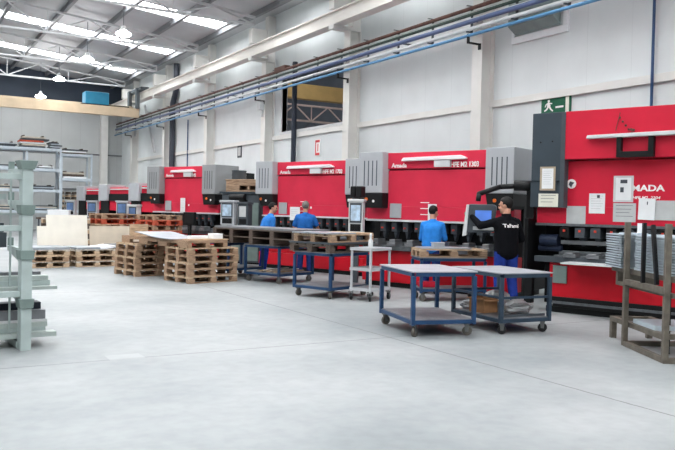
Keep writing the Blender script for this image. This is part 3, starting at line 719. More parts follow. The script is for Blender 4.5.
# ------------------------------------------------------------ carts
CART = {}
def caster_meshes():
    if 'c' in CART: return CART['c']
    f = MB().box(-.035, .035, -.03, .05, .135, .15).prism([(-.03, .135), (.03, .135), (.02, .05), (-.02, .05)], -.026, -.02).prism([(-.03, .135), (.03, .135), (.02, .05), (-.02, .05)], .02, .026)
    wl = MB().tube((0, -.018, .06), (0, .018, .06), .06, n=18).tube((0, -.024, .06), (0, .024, .06), .02, n=10)
    CART['c'] = (f.mesh('caster', CASTER), wl.mesh('wheel', WHEEL), wl.mesh('wheel', RUBBER)); return CART['c']
def caster(par, x, y, a, dark=False):
    f, w1, w2 = caster_meshes(); c = obj('caster', f, par); c.location = (x, y, 0); c.rotation_euler = (0, 0, a); obj('wheel', w2 if dark else w1, c)
def cart(label, loc, deg, w, d, h, paint, top, shelf=.2, midbar=False, dark=False, rim=True, name='cart', tw=.05):
    """origin on the floor at the near-left corner; x along the near edge, y away"""
    t = thing(name, label, 'cart', (loc[0], loc[1], 0), R_(deg))
    for x in (0, w-tw):
        for y in (0, d-tw): part('leg', MB().box(x, x+tw, y, y+tw, .15, h-.05), paint, t, .004)
    for z, nm in ((h-.055, 'top_frame'), (shelf-.05, 'shelf_frame')):
        f = MB()
        for y in (0, d-tw): f.box(tw, w-tw, y+.004, y+tw-.004, z, z+.05)
        for x in (0, w-tw): f.box(x+.004, x+tw-.004, tw-.01, d-tw+.01, z+.001, z+.049)
        part(nm, f, paint, t, .003)
    part('top', MB().box(-.005, w+.005, -.005, d+.005, h-.005, h+.012), top, t, .004)
    part('shelf', MB().box(tw*.5, w-tw*.5, tw*.5, d-tw*.5, shelf-.002, shelf+.008), SHELFG, t)
    if midbar:
        for y in (.01, d-tw+.01): part('mid_bar', MB().box(tw, w-tw, y, y+.03, .46, .49), paint, t)
        part('mid_bar', MB().box(.01, .04, tw, d-tw, .46, .49), paint, t)
    for x in (.07, w-.09):
        for y in (.07, d-.09): caster(t, x, y, random.uniform(-1, 1), dark)
    return t
cart('blue steel cart standing in front, nearest to the camera, with an empty grey top', (5.6, 7.62), -14, .885, 1.2, .815, BLUE, TOPGREY, .21)
cart('dark blue-green steel cart with bags on its lower shelf, right of the near blue cart', (6.8, 7.33), -6, .83, 1.16, .79, DBLUE, TOPGREY, .2, True, True)
cart('blue cart loaded with two pallets beside the grey trolley', (6.62, 11.40), 20, 1.12, .9, .8, BLUE, SHELFG, .2)
cart('blue cart under the long dark pallet in front of the person bending right', (6.95, 14.1), 20, 1.1, 1.05, .78, BLUE, SHELFG, .2)
cart('blue cart mostly hidden behind the near brown pallet stack', (6.48, 15.72), 15, 1.05, .85, .78, BLUE, SHELFG, .2)
cart('blue cart carrying one pallet in front of the person in the bright blue sweater', (7.97, 10.62), -20, 1.22, .62, .76, BLUE, SHELFG, .22)
# grey trolley with three trays
t = thing('trolley', 'narrow pale grey trolley with three trays and a white bottle on top', 'trolley', (7.12, 10.9, 0), R_(22))
for x in (0, .58):
    for y in (0, .4): part('leg', MB().box(x, x+.035, y, y+.035, .13, .92), mat('trolley_grey', (186, 188, 192), .45, 0, .03, 4), t, .003)
for z in (.9, .55, .2):
    part('tray', MB().box(0, .615, 0, .435, z-.005, z+.005).box(-.01, .625, -.01, 0, z-.03, z+.02).box(-.01, .625, .435, .445, z-.03, z+.02).box(-.01, 0, 0, .435, z-.03, z+.02).box(.615, .625, 0, .435, z-.03, z+.02), mat('trolley_grey', (186, 188, 192), .45, 0, .03, 4), t)
for x in (.02, .6):
    for y in (.02, .42): caster(t, x, y, random.uniform(-.6, .6), True)
b = thing('bottle', 'small white spray bottle standing on the grey trolley', 'bottle', (7.3, 11.2, .906))
part('body', MB().lathe((0, 0, 0), [(.04, 0), (.042, .01), (.042, .13), (.018, .17), (.018, .2)], 14), LGREY, b, 0, True)
part('nozzle', MB().lathe((0, 0, .2), [(.022, 0), (.022, .03), (.012, .06)], 10), WHITE, b, 0, True)
# loads on the carts
a20 = R_(20)
def from_cart(o, deg, x, y, z):
    dx, dy = rot2(x, y, R_(deg)); return (o[0]+dx, o[1]+dy, z)
pallet('dark wooden pallet lying directly on the blue cart beside the grey trolley', from_cart((6.57, 11.36), 20, .0, .0, .814), R_(20), 'd', 1.24, .95, 'pallets on the cart beside the grey trolley')
sheet('metal_sheet', 'thin dark sheet between the two pallets on the cart beside the grey trolley', from_cart((6.57, 11.36), 20, -.02, -.02, .96), R_(20), 1.3, .98, .03, DGREY)
pallet('light wooden pallet on the thin dark sheet above the loaded blue cart', from_cart((6.57, 11.36), 20, .05, .0, .992), R_(20), 'a', 1.2, .9, 'pallets on the cart beside the grey trolley')
sheet('metal_sheet', 'grey sheet on the left half of the light pallet above the loaded cart', from_cart((6.57, 11.36), 20, .0, .0, 1.138), R_(20), .72, .9, .022, GALV)
solo('plywood_sheet', MB().box(0, .52, 0, .85, 0, .015), WOOD, 'light plywood piece on the right half of the pallet above the loaded cart', 'board', from_cart((6.57, 11.36), 20, .74, .02, 1.138), R_(20))
# long dark pallet over the two carts
t = thing('long_pallet', 'long dark two-tier pallet carrying grey sheets in front of the blue-shirted people', 'pallet', (6.98, 13.45, .793), R_(13.5))
part('deck', MB().box(0, .95, 0, 2.85, .29, .315), WOODD, t); part('deck', MB().box(0, .95, 0, 2.85, .13, .15), WOODD, t)
for y in (0, .7, 1.4, 2.1, 2.72):
    part('bearer', MB().box(0, .95, y, y+.12, .0, .13), WOODD, t); part('bearer', MB().box(0, .95, y, y+.12, .15, .29), WOODD, t)
sheet('metal_sheet', 'long grey sheet stack covering the long dark pallet', (7.0, 13.46, 1.109), R_(13.5), .92, 2.82, .04, SHELFG)
pallet('wooden pallet on the blue cart in front of the person in the bright blue sweater', from_cart((7.97, 10.62), -20, .0, .0, .774), R_(-20), 'a', 1.22, .62, 'single pallet on a cart')
sheet('metal_sheet', 'flat grey sheet on the single pallet in front of the bright blue sweater', from_cart((7.97, 10.62), -20, .05, .05, .92), R_(-20), .9, .5, .02, GALV)
solo('metal_box', MB().box(0, .2, 0, .14, 0, .07).box(-.01, .21, -.01, .15, .07, .085), GREY, 'small grey metal box on the flat sheet above the single pallet', 'box', from_cart((7.97, 10.62), -20, .3, .2, .942), R_(-15), bevel=.006)
solo('red_case', MB().box(0, .3, 0, .18, 0, .1), RED, 'small red case on the lower shelf of the cart with a single pallet', 'case', from_cart((7.97, 10.62), -20, .06, .2, .229), R_(-20), bevel=.01)
# lower shelf of the dark cart
def blob(seed, sx, sy, sz, n=18):
    random.seed(seed); mb = MB(); mb.ball((0, 0, 0), 1, n)
    ph = [(random.uniform(0, 6), random.uniform(2, 7), random.uniform(2, 7), random.uniform(2, 7)) for _ in range(6)]
    vs = []
    for x, y, z in mb.v:
        k = 1+sum(.07*math.sin(p+a*x+b_*y+c_*z) for p, a, b_, c_ in ph)
        zz = z*k*sz; vs.append((x*k*sx, y*k*sy, max(zz, -sz*.75)+sz*.75))
    mb.v = vs; return mb
oB, dB = (6.8, 7.33), -6
solo('plastic_bag', blob(3, .19, .19, .15), FILM, 'upright crumpled clear plastic bag on the dark cart shelf', 'bag', from_cart(oB, dB, .6, .88, .212), 0, smooth=False)
solo('plastic_bag', blob(5, .24, .17, .1), FILM, 'large flat crumpled clear bag spread over the dark cart shelf', 'bag', from_cart(oB, dB, .6, .42, .212), .3, smooth=False)
solo('plastic_bag', blob(9, .1, .1, .07), FILM, 'small crumpled clear bag at the back edge of the dark cart shelf', 'bag', from_cart(oB, dB, .2, 1.02, .212), 0, smooth=False)
t = thing('cardboard_box', 'brown open cardboard box on the lower shelf of the dark cart', 'box', from_cart(oB, dB, .1, .5, .212), R_(5))
part('body', MB().box(0, .26, 0, .01, 0, .2).box(0, .26, .27, .28, 0, .2).box(0, .01, .01, .27, 0, .2).box(.25, .26, .01, .27, 0, .2).box(.01, .25, .01, .27, 0, .01), CARDB, t)
part('flap', MB().box(-.06, 0, 0, .28, .19, .196), CARDB, t); part('flap', MB().box(0, .26, -.1, 0, .17, .176), CARDB, t)
solo('metal_sheet', MB().box(0, .7, 0, .02, 0, .03), DGREY, 'dark flat bar lying along the near edge of the dark cart shelf', 'bar', from_cart(oB, dB, .1, .1, .212), R_(-6))
random.seed(21)
for k in range(5):
    solo('rod_bundle', MB().box(0, .9, 0, .06, 0, .02), WOODG if k % 2 else WOOD, ['lowest of the loose wood strips on the shelf of the cart under the long pallet', 'second loose wood strip on the shelf of the cart under the long pallet', 'middle loose wood strip on the shelf of the cart under the long pallet', 'fourth loose wood strip on the shelf of the cart under the long pallet', 'topmost of the loose wood strips on the shelf of the cart under the long pallet'][k], 'wood strip',
         from_cart((6.95, 14.1), 20, .15, .25+.1*k, .21+.021*(k % 2)+.001*k), R_(20+k*3), 'loose wood strips on a cart shelf').name = 'wood_strip'

# ------------------------------------------------------------ steel frame with trays (right edge)
ux, uy = -.485, -.875                     # along the near side, towards the camera
t = thing('steel_frame_rack', 'brown-grey square tube steel rack at the right edge holding pale trays', 'rack', (7.7, 6.18, 0), math.atan2(uy, ux))
Wf, Df = 1.13, .85                        # local x along near side, local y towards the right/back
tb = .06
def post(x, y, h, z0=0): return MB().box(x, x+tb, y, y+tb, z0, h)
for x, y in ((0, 0), (Wf-tb, 0), (0, Df), (Wf-tb, Df)): part('post', post(x, y, 1.5), RACKSTEEL, t, .004)
part('rail', MB().box(tb, Wf-tb, 0, tb, .0, .06), RACKSTEEL, t, .003); part('rail', MB().box(tb, Wf-tb, 0, tb, .74, .81), RACKSTEEL, t, .003)
part('rail', MB().box(tb, Wf-tb, Df, Df+tb, .74, .81), RACKSTEEL, t, .003); part('rail', MB().box(tb, Wf-tb, Df, Df+tb, 0, .06), RACKSTEEL, t, .003)
part('rail', MB().box(0, tb, tb, Df, .0, .06), RACKSTEEL, t, .003); part('rail', MB().box(Wf-tb, Wf, tb, Df, 0, .06), RACKSTEEL, t, .003)
part('tray_bearer', MB().box(-.56, Wf+.3, .08, .14, .87, .93).box(-.42, -.36, .08, .56, .70, .93).box(-.56, Wf+.3, .5, .56, .87, .93).box(-.36, Wf, .08, .14, .70, .75), RACKSTEEL, t, .003)
part('foot_frame', MB().box(-.58, .9, .08, .15, .22, .28).box(-.58, -.51, .08, .15, .0, .22).box(-.58, .9, .55, .62, .22, .28).box(-.58, -.51, .55, .62, 0, .22).box(-.58, -.52, .15, .55, .22, .28).box(.84, .9, .17, .55, .22, .28), RACKSTEEL, t, .003)
part('tie_rod', MB().box(.5, .54, .0, .04, .81, 1.5), BLACK, t); part('tie_rod', MB().bar((.72, .03, 1.48), (.86, .03, .82), .04, .04), BLACK, t)
part('tie_rod', MB().box(.52, .56, .3, .34, .0, .87), BLACK, t)
random.seed(4)
trm = {}
def tray_mesh(w, d):
    if (w, d) in trm: return trm[(w, d)]
    mb = MB(); mb.box(0, w, .012, d-.012, .0, .009)
    mb.box(.12, w-.12, .12, d-.12, .009, .0308)
    for y in (0, d-.01): mb.box(0, w, y, y+.01, 0, .016)
    for x in (0, w-.01): mb.box(x, x+.01, 0, d, 0, .016)
    trm[(w, d)] = mb.mesh('tray', TRAY); return trm[(w, d)]
angf = math.atan2(uy, ux); N_T = 14
NUMW = ['bottom', 'second', 'third', 'fourth', 'fifth', 'sixth', 'seventh', 'eighth', 'ninth', 'tenth', 'eleventh', 'twelfth', 'thirteenth', 'top']
for s, (x0, w_, wh) in enumerate(((-.56, .5, 'stack left of the steel rack post'), (.16, .9, 'stack between the steel rack posts'))):
    for k in range(N_T):
        j = random.uniform(-.006, .006)
        dx, dy = rot2(x0+j, .07+j-(.07 if s == 0 else 0), angf)
        o = obj('tray', tray_mesh(w_, .5), None)
        o.location = (7.7+dx, 6.18+dy, .932+.0308*k); o.rotation_euler = (0, 0, angf)
        tag(o, ('%s tray' % NUMW[k] if k in (0, 13) else '%s tray from the bottom' % NUMW[k])+' in the pale '+wh, 'tray', 'pale trays in the '+wh)
for x0, lab in ((-.33, 'white card standing on the trays beside the left post of the steel rack'), (.75, 'white card standing on the trays between the posts of the steel rack')):
    dx, dy = rot2(x0, .3, angf)
    solo('card', MB().box(0, .22, 0, .02, 0, .12), PAPER, lab, 'card', (7.7+dx, 6.18+dy, 1.366), angf)
solo('floor_sheets', MB().box(0, .6, 0, .5, 0, .05), TRAY, 'pale panels lying on the floor frame inside the steel rack', 'panel', (7.7+rot2(.05, .12, angf)[0], 6.18+rot2(.05, .12, angf)[1], .282), angf).name = 'pale_panel'

# ------------------------------------------------------------ cantilever rack (left edge)
t = thing('cantilever_rack', 'pale green cantilever bar rack standing at the left edge', 'rack', (1.26, 8.68, 0), R_(4))
for x in (0, -1.5):
    part('post', MB().box(x-.055, x+.055, -.08, .08, 0, 1.97), GREEN, t, .006)
    for z in (.5, 1.02, 1.5): part('collar', MB().prism([(x-.078, z+.05), (x+.078, z+.05), (x+.066, z-.05), (x-.066, z-.05)], -.1, .1), GREEND, t, .004)
    part('cap', MB().prism([(x-.1, 2.02), (x+.1, 2.02), (x+.065, 1.93), (x-.065, 1.93)], -.1, .1), GREEND, t, .004)
    for sgn_ in (1,):
        if sgn_ == -1: L_ = .35
        else: L_ = .75
        for z in (.1, .62, 1.08, 1.6, 1.95):
            y0, y1 = .08*sgn_, L_*sgn_
            ar = MB(); ar.add([(x-.035, y0, z-.16 if z > .3 else z-.1), (x+.035, y0, z-.16 if z > .3 else z-.1), (x+.035, y1, z-.05), (x-.035, y1, z-.05), (x-.035, y0, z), (x+.035, y0, z), (x+.035, y1, z), (x-.035, y1, z)],
                              [(0,3,2,1),(4,5,6,7),(0,1,5,4),(1,2,6,5),(2,3,7,6),(3,0,4,7)])
            part('arm', ar, GREEN, t, .004)
            part('end_stop', MB().box(x-.03, x+.03, y1-.02, y1+.02, z-.06, z+.09), GREEND, t)
    part('foot', MB().box(x-.06, x+.06, .08, .95, .0, .08), GREEN, t, .005)
for z in (.6, 1.3, 1.85): part('cross_beam', MB().box(-1.445, -.055, -.03, .03, z-.03, z+.03), GREEN, t, .004)
part('brace', MB().box(-.12, -.1, .2, .22, .1, 1.9).box(-1.45, -.055, .2, .22, 1.44, 1.46), GREEN, t)
random.seed(11)
RK = ['lying loose', 'beside it']
def bar_on_rack(label, xend, y, z, w, h, m_=PROFILE, hollow=False):
    dx, dy = rot2(xend, y, R_(4)); mb = MB(); L = 2.6
    if hollow:
        e = .006
        mb.box(-L, 0, 0, w, 0, e).box(-L, 0, 0, w, h-e, h).box(-L, 0, 0, e, e, h-e).box(-L, 0, w-e, w, e, h-e)
    else: mb.box(-L, 0, 0, w, 0, h)
    o = solo('metal_profile', mb, m_, label, 'metal bar', (1.26+dx, 8.68+dy, z), R_(4), 'metal bars on the cantilever rack'); return o
bar_on_rack('pale bar at the bottom of the low tier, sticking out farthest', .36, .1, .105, .14, .05)
bar_on_rack('wide grey channel at the back of the lowest tier of the rack', .3, .42, .105, .22, .14, SHELFG)
bar_on_rack('dark navy box bar on the wide grey channel of the lowest tier', .27, .44, .247, .2, .2, mat('dark_navy', (38, 44, 56), .6, 0, .1, 4))
bar_on_rack('pale green box bar in the front of the lowest tier of the rack', .28, .26, .105, .12, .09, GREEN, True)
bar_on_rack('long pale strip on the green box bar of the lowest tier', .3, .26, .197, .12, .05)
bar_on_rack('white strip on top of the long pale strip of the lowest tier', .3, .27, .249, .1, .03, LGREY)
bar_on_rack('grey bar over the white strip of the lowest tier', .28, .27, .281, .1, .1, SHELFG, True)
bar_on_rack('long pale bar at the front edge of the second tier, sticking out farthest', .36, .1, .625, .12, .035)
bar_on_rack('square pale tube behind the front bar of the second tier', .32, .25, .625, .1, .09, GREEN, True)
bar_on_rack('flat pale bar on the square tube of the second tier', .3, .25, .717, .12, .05)
bar_on_rack('pale tube at the back of the second tier of the rack', .33, .42, .625, .16, .12, PROFILE, True)
bar_on_rack('thin grey bar on top of the back tube of the second tier', .26, .43, .747, .14, .05, SHELFG)
bar_on_rack('dark steel bar on the third tier of the rack', -.14, .25, 1.085, .25, .16, DGREY)
bar_on_rack('dark tube lying on the dark steel bar of the third tier', -.16, .3, 1.247, .12, .1, SLATE, True)
bar_on_rack('pale bar on the fourth tier of the rack', -.14, .3, 1.605, .2, .06, GREEN)

# ------------------------------------------------------------ shelving against the end wall
YS = 43.2
def shelving(label, x0, x1, levels, H_, y, nb):
    t = thing('shelving_rack', label, 'shelving', (0, y, 0))
    n = nb
    for k in range(n+1):
        x = x0+(x1-x0)*k/n
        for yy in (0, 1.1): part('upright', MB().box(x-.05, x+.05, yy, yy+.08, 0, H_), SHELFBLUE, t)
    for z in levels:
        part('shelf', MB().box(x0, x1, -.02, .03, z-.14, z).box(x0, x1, 1.15, 1.2, z-.14, z).box(x0, x1, .03, 1.15, z-.04, z), SHELFBLUE, t)
    return t
shelving('tall pale blue shelving with metal sheets against the end wall', 1.2, 8.0, (1.15, 2.28, 3.41, 4.5), 4.5, YS, 4)
shelving('shelving bay with pallets on two levels, right of the tall blue shelving', 8.15, 9.75, (1.2, 2.95, 4.3), 4.32, YS+.5, 1)
def bundle(label, x, y, z, w, d, n, mats, tt=.07):
    t = thing('sheet_bundle', label, 'metal sheets', (x, y, z), 0, 'bundles on the back shelving')
    for k in range(n):
        j = random.uniform(-.08, .08)
        part('slab', MB().box(j, w+j-random.uniform(0, .25), 0, d, k*tt, k*tt+tt*.8), mats[k % len(mats)], t)
    if n:
        part('batten', MB().box(.1, .18, -.02, d, n*tt, n*tt+.04), WOODD, t); part('batten', MB().box(w-.34, w-.26, -.02, d, n*tt-.02, n*tt+.04), WOODD, t)
bundle('dark sheets with battens on the very top level of the tall shelving, left bay', 4.3, YS+.1, 4.505, 1.55, .9, 3, (SLATE, DGREY, GALV))
bundle('pile of pale and pink sheets on the top level of the tall shelving', 6.0, YS+.1, 4.505, 1.4, .9, 6, (DGREY, WOODG, LGREY, REDP, DGREY, WOODG), .1)
bundle('dark slabs stacked beside the pale pile on the top shelving level', 7.5, YS+.1, 4.505, .6, .9, 5, (DGREY, GALV))
bundle('low pile of sheets on the second level from the top, right of the rack post', 6.9, YS+.1, 3.415, .95, .9, 2, (DGREY, WHITE))
bundle('low pile of sheets on the second level from the top, far left', 4.75, YS+.1, 3.415, 1.3, .9, 2, (GALV, DGREY))
bundle('blue-grey sheets on the third level of the tall shelving', 6.6, YS+.1, 2.285, 1.2, .9, 3, (SLATE, GALV))
bundle('mixed pile on the third level of the tall shelving, far left', 4.75, YS+.1, 2.285, .9, .9, 3, (WOODG, DGREY))
bundle('pile of beige planks and sheets on the lowest shelf of the tall shelving', 6.4, YS+.1, 1.155, 1.5, .9, 4, (SLATE, GALV, WOODG))
bundle('pile on the lowest shelf of the tall shelving, left bay', 4.75, YS+.1, 1.155, 1.2, .9, 4, (DGREY, WOODG))
bundle('pallet load of white parts on the top of the right shelving bay', 8.25, YS+.6, 4.305, 1.3, .9, 3, (WOODD, WHITE, DGREY), .09)
bundle('pallet load on the middle level of the right shelving bay', 8.25, YS+.6, 2.955, 1.35, .9, 3, (WHITE, WOODD, WOODG), .12)
pstack(8.22, YS+.65, 0, 7, 'stored on the lowest shelf of the right shelving bay', 'dg', .8, .9, z0=1.205, jit=.03)
# bench with a white carton far behind the boards
t = thing('workbench', 'brown topped workbench far behind the boards', 'bench', (5.9, 32.0, 0), R_(-20))
part('top', MB().box(-.8, 1.2, -.4, .4, .92, 1.0), WOODD, t)
for x in (-.75, 1.1):
    for y in (-.35, .3): part('leg', MB().box(x, x+.06, y, y+.06, 0, .92), DGREY, t)
solo('carton', MB().box(-.5, .3, -.25, .25, 0, .28).box(-.52, .32, -.27, .27, .26, .3), WHITE, 'white carton on the brown topped workbench', 'box', (6.0, 32.0, 1.002), R_(-20), bevel=.01)

# ------------------------------------------------------------ people
def remeshed(mb, vox, sm=2):
    me = bpy.data.meshes.new('tmp'); me.from_pydata(mb.v, [], mb.f)
    bm = bmesh.new(); bm.from_mesh(me); bmesh.ops.recalc_face_normals(bm, faces=bm.faces); bm.to_mesh(me); bm.free()
    o = bpy.data.objects.new('tmp', me); C.objects.link(o)
    r = o.modifiers.new('r', 'REMESH'); r.mode = 'VOXEL'; r.voxel_size = vox; r.use_smooth_shade = True
    if sm:
        s = o.modifiers.new('s', 'SMOOTH'); s.factor = .5; s.iterations = sm
    dg = bpy.context.evaluated_depsgraph_get(); out = bpy.data.meshes.new_from_object(o.evaluated_get(dg))
    bpy.data.objects.remove(o); bpy.data.meshes.remove(me)
    return out
def hand(mb, wrist, dirv, palm, side):
    """five unequal curled fingers and a thumb leaving the side of the palm"""
    d = Vector(dirv).normalized(); pn = Vector(palm); pn = (pn-d*pn.dot(d)).normalized(); sd = d.cross(pn)*side
    w = Vector(wrist)
    for k in (-1, -.33, .33, 1):
        mb.capsule(w, w+d*.085+sd*.03*k, .02, .015, 10)
    for k, L in ((-1, .06), (-.33, .074), (.33, .078), (1, .068)):
        a = w+d*.088+sd*.031*k; b = a+d*L*.5+pn*L*.15; c = b+d*L*.3+pn*L*.38
        mb.capsule(a, b, .0095, .009, 8); mb.capsule(b, c, .009, .0075, 8)
    a = w+d*.03+sd*.03; b = a+d*.03+sd*.03+pn*.015; c = b+d*.035+pn*.012
    mb.capsule(a, b, .013, .011, 8); mb.capsule(b, c, .011, .009, 8)
def person(label, loc, face, lean, head_turn, arms, shirt, trousers, hair, sleeves='short', height=1.75, glove=None, head_tilt=0, logo=None, collar=False):
    """face = world heading in degrees; arms = ((elbow, wrist), (elbow, wrist)) left/right in local coordinates (x right, y ahead)"""
    k = height/1.75
    P = lambda x, y, z: Vector((x*k, y*k, z*k))
    sl, cl = math.sin(lean), math.cos(lean)
    T = lambda x, y, z: P(x, y+sl*(z-.95)*1.0, .95+(z-.95)*cl) if z > .95 else P(x, y, z)   # torso leans from the hip
    pel, chest, neck = T(0, 0, .98), T(0, .0, 1.27), T(0, -.01, 1.46)
    sh = [T(-.185, 0, 1.375), T(.185, 0, 1.375)]
    el = [P(*arms[0][0]), P(*arms[1][0])]; wr = [P(*arms[0][1]), P(*arms[1][1])]
    hips = [P(-.09, 0, .92), P(.09, 0, .92)]; kn = [P(-.1, .03, .5), P(.11, .0, .5)]; an = [P(-.11, -.02, .09), P(.13, -.05, .09)]
    hc = neck+Vector((0, .03*k+sl*.1, .165*k))
    Mh = Matrix.Translation(hc) @ Matrix.Rotation(head_turn, 4, 'Z') @ Matrix.Rotation(head_tilt, 4, 'X')
    H_ = lambda x, y, z: Mh @ Vector((x*k, y*k, z*k))
    b = MB()
    b.capsule(pel, chest, .125*k, .14*k); b.capsule(chest+Vector((-.07, 0, 0)), sh[0], .12*k, .065*k); b.capsule(chest+Vector((.07, 0, 0)), sh[1], .12*k, .065*k)
    b.capsule(chest, neck, .12*k, .062*k); b.capsule(neck-Vector((0, 0, .02)), H_(0, -.02, -.06), .058*k, .055*k)
    for s in (0, 1):
        b.capsule(hips[s], kn[s], .088*k, .06*k); b.capsule(kn[s], an[s], .058*k, .04*k)
        b.capsule(an[s]+Vector((0, -.03, -.04)), an[s]+Vector((0, .15*k, -.055)), .042*k, .034*k)
        b.capsule(sh[s], el[s], .055*k, .042*k); b.capsule(el[s], wr[s], .042*k, .028*k)
        hand(b, wr[s], wr[s]-el[s], Vector((0, .3, -1)) if abs((wr[s]-el[s]).normalized().z) < .8 else Vector((1-2*s, 0, 0)), 1 if s == 0 else -1)
    # skull, jaw, nose, ears, brow
    def hb(c, r, sx, sy, sz):
        m = MB(); m.ball((0, 0, 0), r*k, 16, sx, sy, sz); b.add([H_(0, 0, 0)-hc+Vector(H_(*c))-H_(0, 0, 0)+hc-hc+Vector((0, 0, 0)) if False else (Mh @ (Vector(c)*k + Vector(v))) for v in m.v], m.f)
    hb((0, -.015, .03), .098, .8, 1.0, 1.0); hb((0, .03, -.05), .066, .86, .95, 1.0); hb((0, .06, -.085), .034, 1, .9, .8)
    hb((0, .098, -.012), .017, .75, 1.1, 1.5); hb((0, .085, .03), .03, 1.6, .5, .5)
    for s in (-1, 1): hb((s*.08, -.01, -.005), .028, .4, .7, 1.15); hb((s*.045, .07, -.03), .03, .9, .7, .8)
    body = remeshed(b, .0075, 2); body.materials.clear(); body.materials.append(SKIN)
    o = obj('person', body, None, 0, True); tag(o, label, 'person'); o.location = (loc[0], loc[1], loc[2] if len(loc) > 2 else 0); o.rotation_euler = (0, 0, R_(face-90))
    # face details
    e = MB(); 
    for s in (-1, 1): e.ball(H_(s*.031, .083, .008), .011*k, 10)
    part('eyes', e, EYEW, o, 0, True)
    part('mouth', MB().capsule(H_(-.02, .092, -.062), H_(.02, .092, -.062), .006*k, .006*k, 8), LIP, o, 0, True)
    # hair
    h = MB(); m = MB(); m.ball((0, 0, 0), .107*k, 20, .84, 1.0, .98)
    vs = []
    for v in m.v:
        p = Vector(v); 
        lim = .075 if p.y > .04*k else (.0 if p.y > -.02*k else -.075)
        if p.z < (lim-.04)*k: p = Vector((p.x*.72, p.y*.72, max(p.z, (lim-.09)*k)))
        vs.append(Mh @ (p+Vector((0, -.022, .04))*k))
    h.add(vs, m.f); hm_ = remeshed(h, .007, 1); hm_.materials.clear(); hm_.materials.append(hair); obj('hair', hm_, o, 0, True)
    # shirt
    g = MB(); hem = T(0, 0, .9 if sleeves == 'short' else .86)
    g.capsule(T(-.05, 0, .93), chest+Vector((-.03, 0, 0)), .145*k, .16*k, 16); g.capsule(T(.05, 0, .93), chest+Vector((.03, 0, 0)), .145*k, .16*k, 16)
    for s in (0, 1):
        sx = (-1, 1)[s]
        g.capsule(chest+Vector((.06*sx, 0, 0)), sh[s], .138*k, .066*k, 16); g.capsule(neck-Vector((0, 0, .045)), sh[s], .075*k, .064*k, 16)
        if sleeves == 'short':
            q = sh[s].lerp(el[s], .78); g.capsule(sh[s], q, .068*k, .07*k, 14)
        else:
            g.capsule(sh[s], el[s], .067*k, .058*k, 14); g.capsule(el[s], el[s].lerp(wr[s], .93), .06*k, .043*k, 14)
    g.capsule(chest, neck-Vector((0, 0, .03)), .13*k, .085*k, 16)
    gm = remeshed(g, .011, 3); gm.materials.clear(); gm.materials.append(shirt); so = obj('jacket' if shirt is JACKET else 'shirt', gm, o, 0, True)
    if collar:
        part('collar', MB().tube(neck-Vector((0, 0, .03)), neck+Vector((0, .005, .045)), .082*k, .072*k, 18), shirt, so, .004, True)
    if logo:
        me = text_mesh(logo, .078, .002, 1.15, .001)     # stands in local xz facing -y: the back of the jacket
        me.materials.clear(); me.materials.append(LETTER)
        xs = [v.co.x for v in me.vertices]; cx = (min(xs)+max(xs))/2
        bv = mathutils_bvh(gm)
        for v in me.vertices:
            x, z, off = v.co.x-cx+.02, v.co.z, v.co.y
            q = Vector((x, -.6, chest.z+.03+z)); hit = bv.ray_cast(q, Vector((0, 1, 0)))
            v.co = (x, (hit[0].y if hit[0] else -.15)-.004+off, chest.z+.03+z)
        obj('lettering', me, so)
    # trousers
    g = MB(); g.capsule(P(-.05, 0, .95), P(.05, 0, .95), .128*k, .128*k, 16)
    for s in (0, 1):
        g.capsule(hips[s], kn[s], .105*k, .082*k, 14); g.capsule(kn[s], an[s]+Vector((0, 0, .02)), .08*k, .068*k, 14)
    tm = remeshed(g, .012, 2); tm.materials.clear(); tm.materials.append(trousers); obj('trousers', tm, o, 0, True)
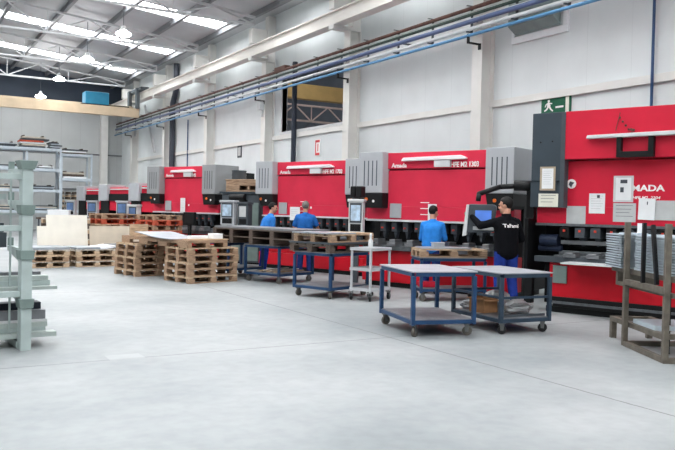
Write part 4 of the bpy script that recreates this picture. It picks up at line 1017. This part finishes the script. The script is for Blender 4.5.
    for s in (0, 1):
        g = MB(); g.capsule(an[s]+Vector((0, -.04, -.035)), an[s]+Vector((0, .17*k, -.045)), .054*k, .044*k, 12); g.capsule(an[s], an[s]+Vector((0, 0, -.03)), .056*k, .054*k, 12)
        for i, v in enumerate(g.v): g.v[i] = (v[0], v[1], max(v[2], .002))
        bm_ = remeshed(g, .01, 1); bm_.materials.clear(); bm_.materials.append(BOOT); obj('boot', bm_, o, 0, True)
    if glove is not None:
        s, gc = glove; g = MB(); hand(g, wr[s], wr[s]-el[s], Vector((0, .3, -1)), 1 if s == 0 else -1)
        vs = []
        c = wr[s]+(wr[s]-el[s]).normalized()*.06
        gm2 = remeshed(g, .006, 1)
        for v in gm2.vertices: v.co = v.co+v.normal*.004
        gm2.materials.clear(); gm2.materials.append(gc); obj('glove', gm2, o, 0, True)
    return o
from mathutils.bvhtree import BVHTree
def mathutils_bvh(me):
    return BVHTree.FromPolygons([v.co.copy() for v in me.vertices], [tuple(p.vertices) for p in me.polygons])

person('person in a black jacket with white lettering and blue trousers reaching to the control pendant', (8.45, 9.02), 78, .06, R_(42),
       (((-.33, .22, 1.31), (-.36, .46, 1.46)), ((.3, .06, 1.12), (.2, .26, 1.02))), JACKET, TROUS, HAIRD, 'long', 1.82, (0, GLOVE), -.12, 'TaFama!', True)
person('person in a bright blue sweater seen from behind at the middle press brake', (8.95, 11.6), 38, .14, R_(-18),
       (((-.235, .1, 1.09), (-.15, .34, 1.04)), ((.24, .12, 1.1), (.16, .36, 1.05))), SHIRTL, TROUSD, HAIRD, 'long', 1.68, None, -.2)
person('person with short grey hair in a blue t-shirt seen from behind', (8.57, 16.03), 55, .05, R_(-8),
       (((-.27, .05, 1.14), (-.22, .26, 1.05)), ((.28, .08, 1.16), (.3, .3, 1.08))), SHIRTD, TROUSD, HAIRG, 'short', 1.74, None, -.1)
person('person with dark hair in a blue t-shirt bending and facing right beside the long pallet', (7.68, 16.42), -5, .34, R_(-25),
       (((-.24, .3, 1.08), (-.18, .5, 1.02)), ((.25, .12, 1.06), (.22, .3, .98))), SHIRT, TROUS, HAIRD, 'short', 1.72, None, -.15)

# ------------------------------------------------------------ light
wd = bpy.data.worlds.new('daylight'); sc.world = wd; wd.use_nodes = True
bg = wd.node_tree.nodes['Background']; bg.inputs['Color'].default_value = (.98, .99, 1, 1); bg.inputs['Strength'].default_value = .14
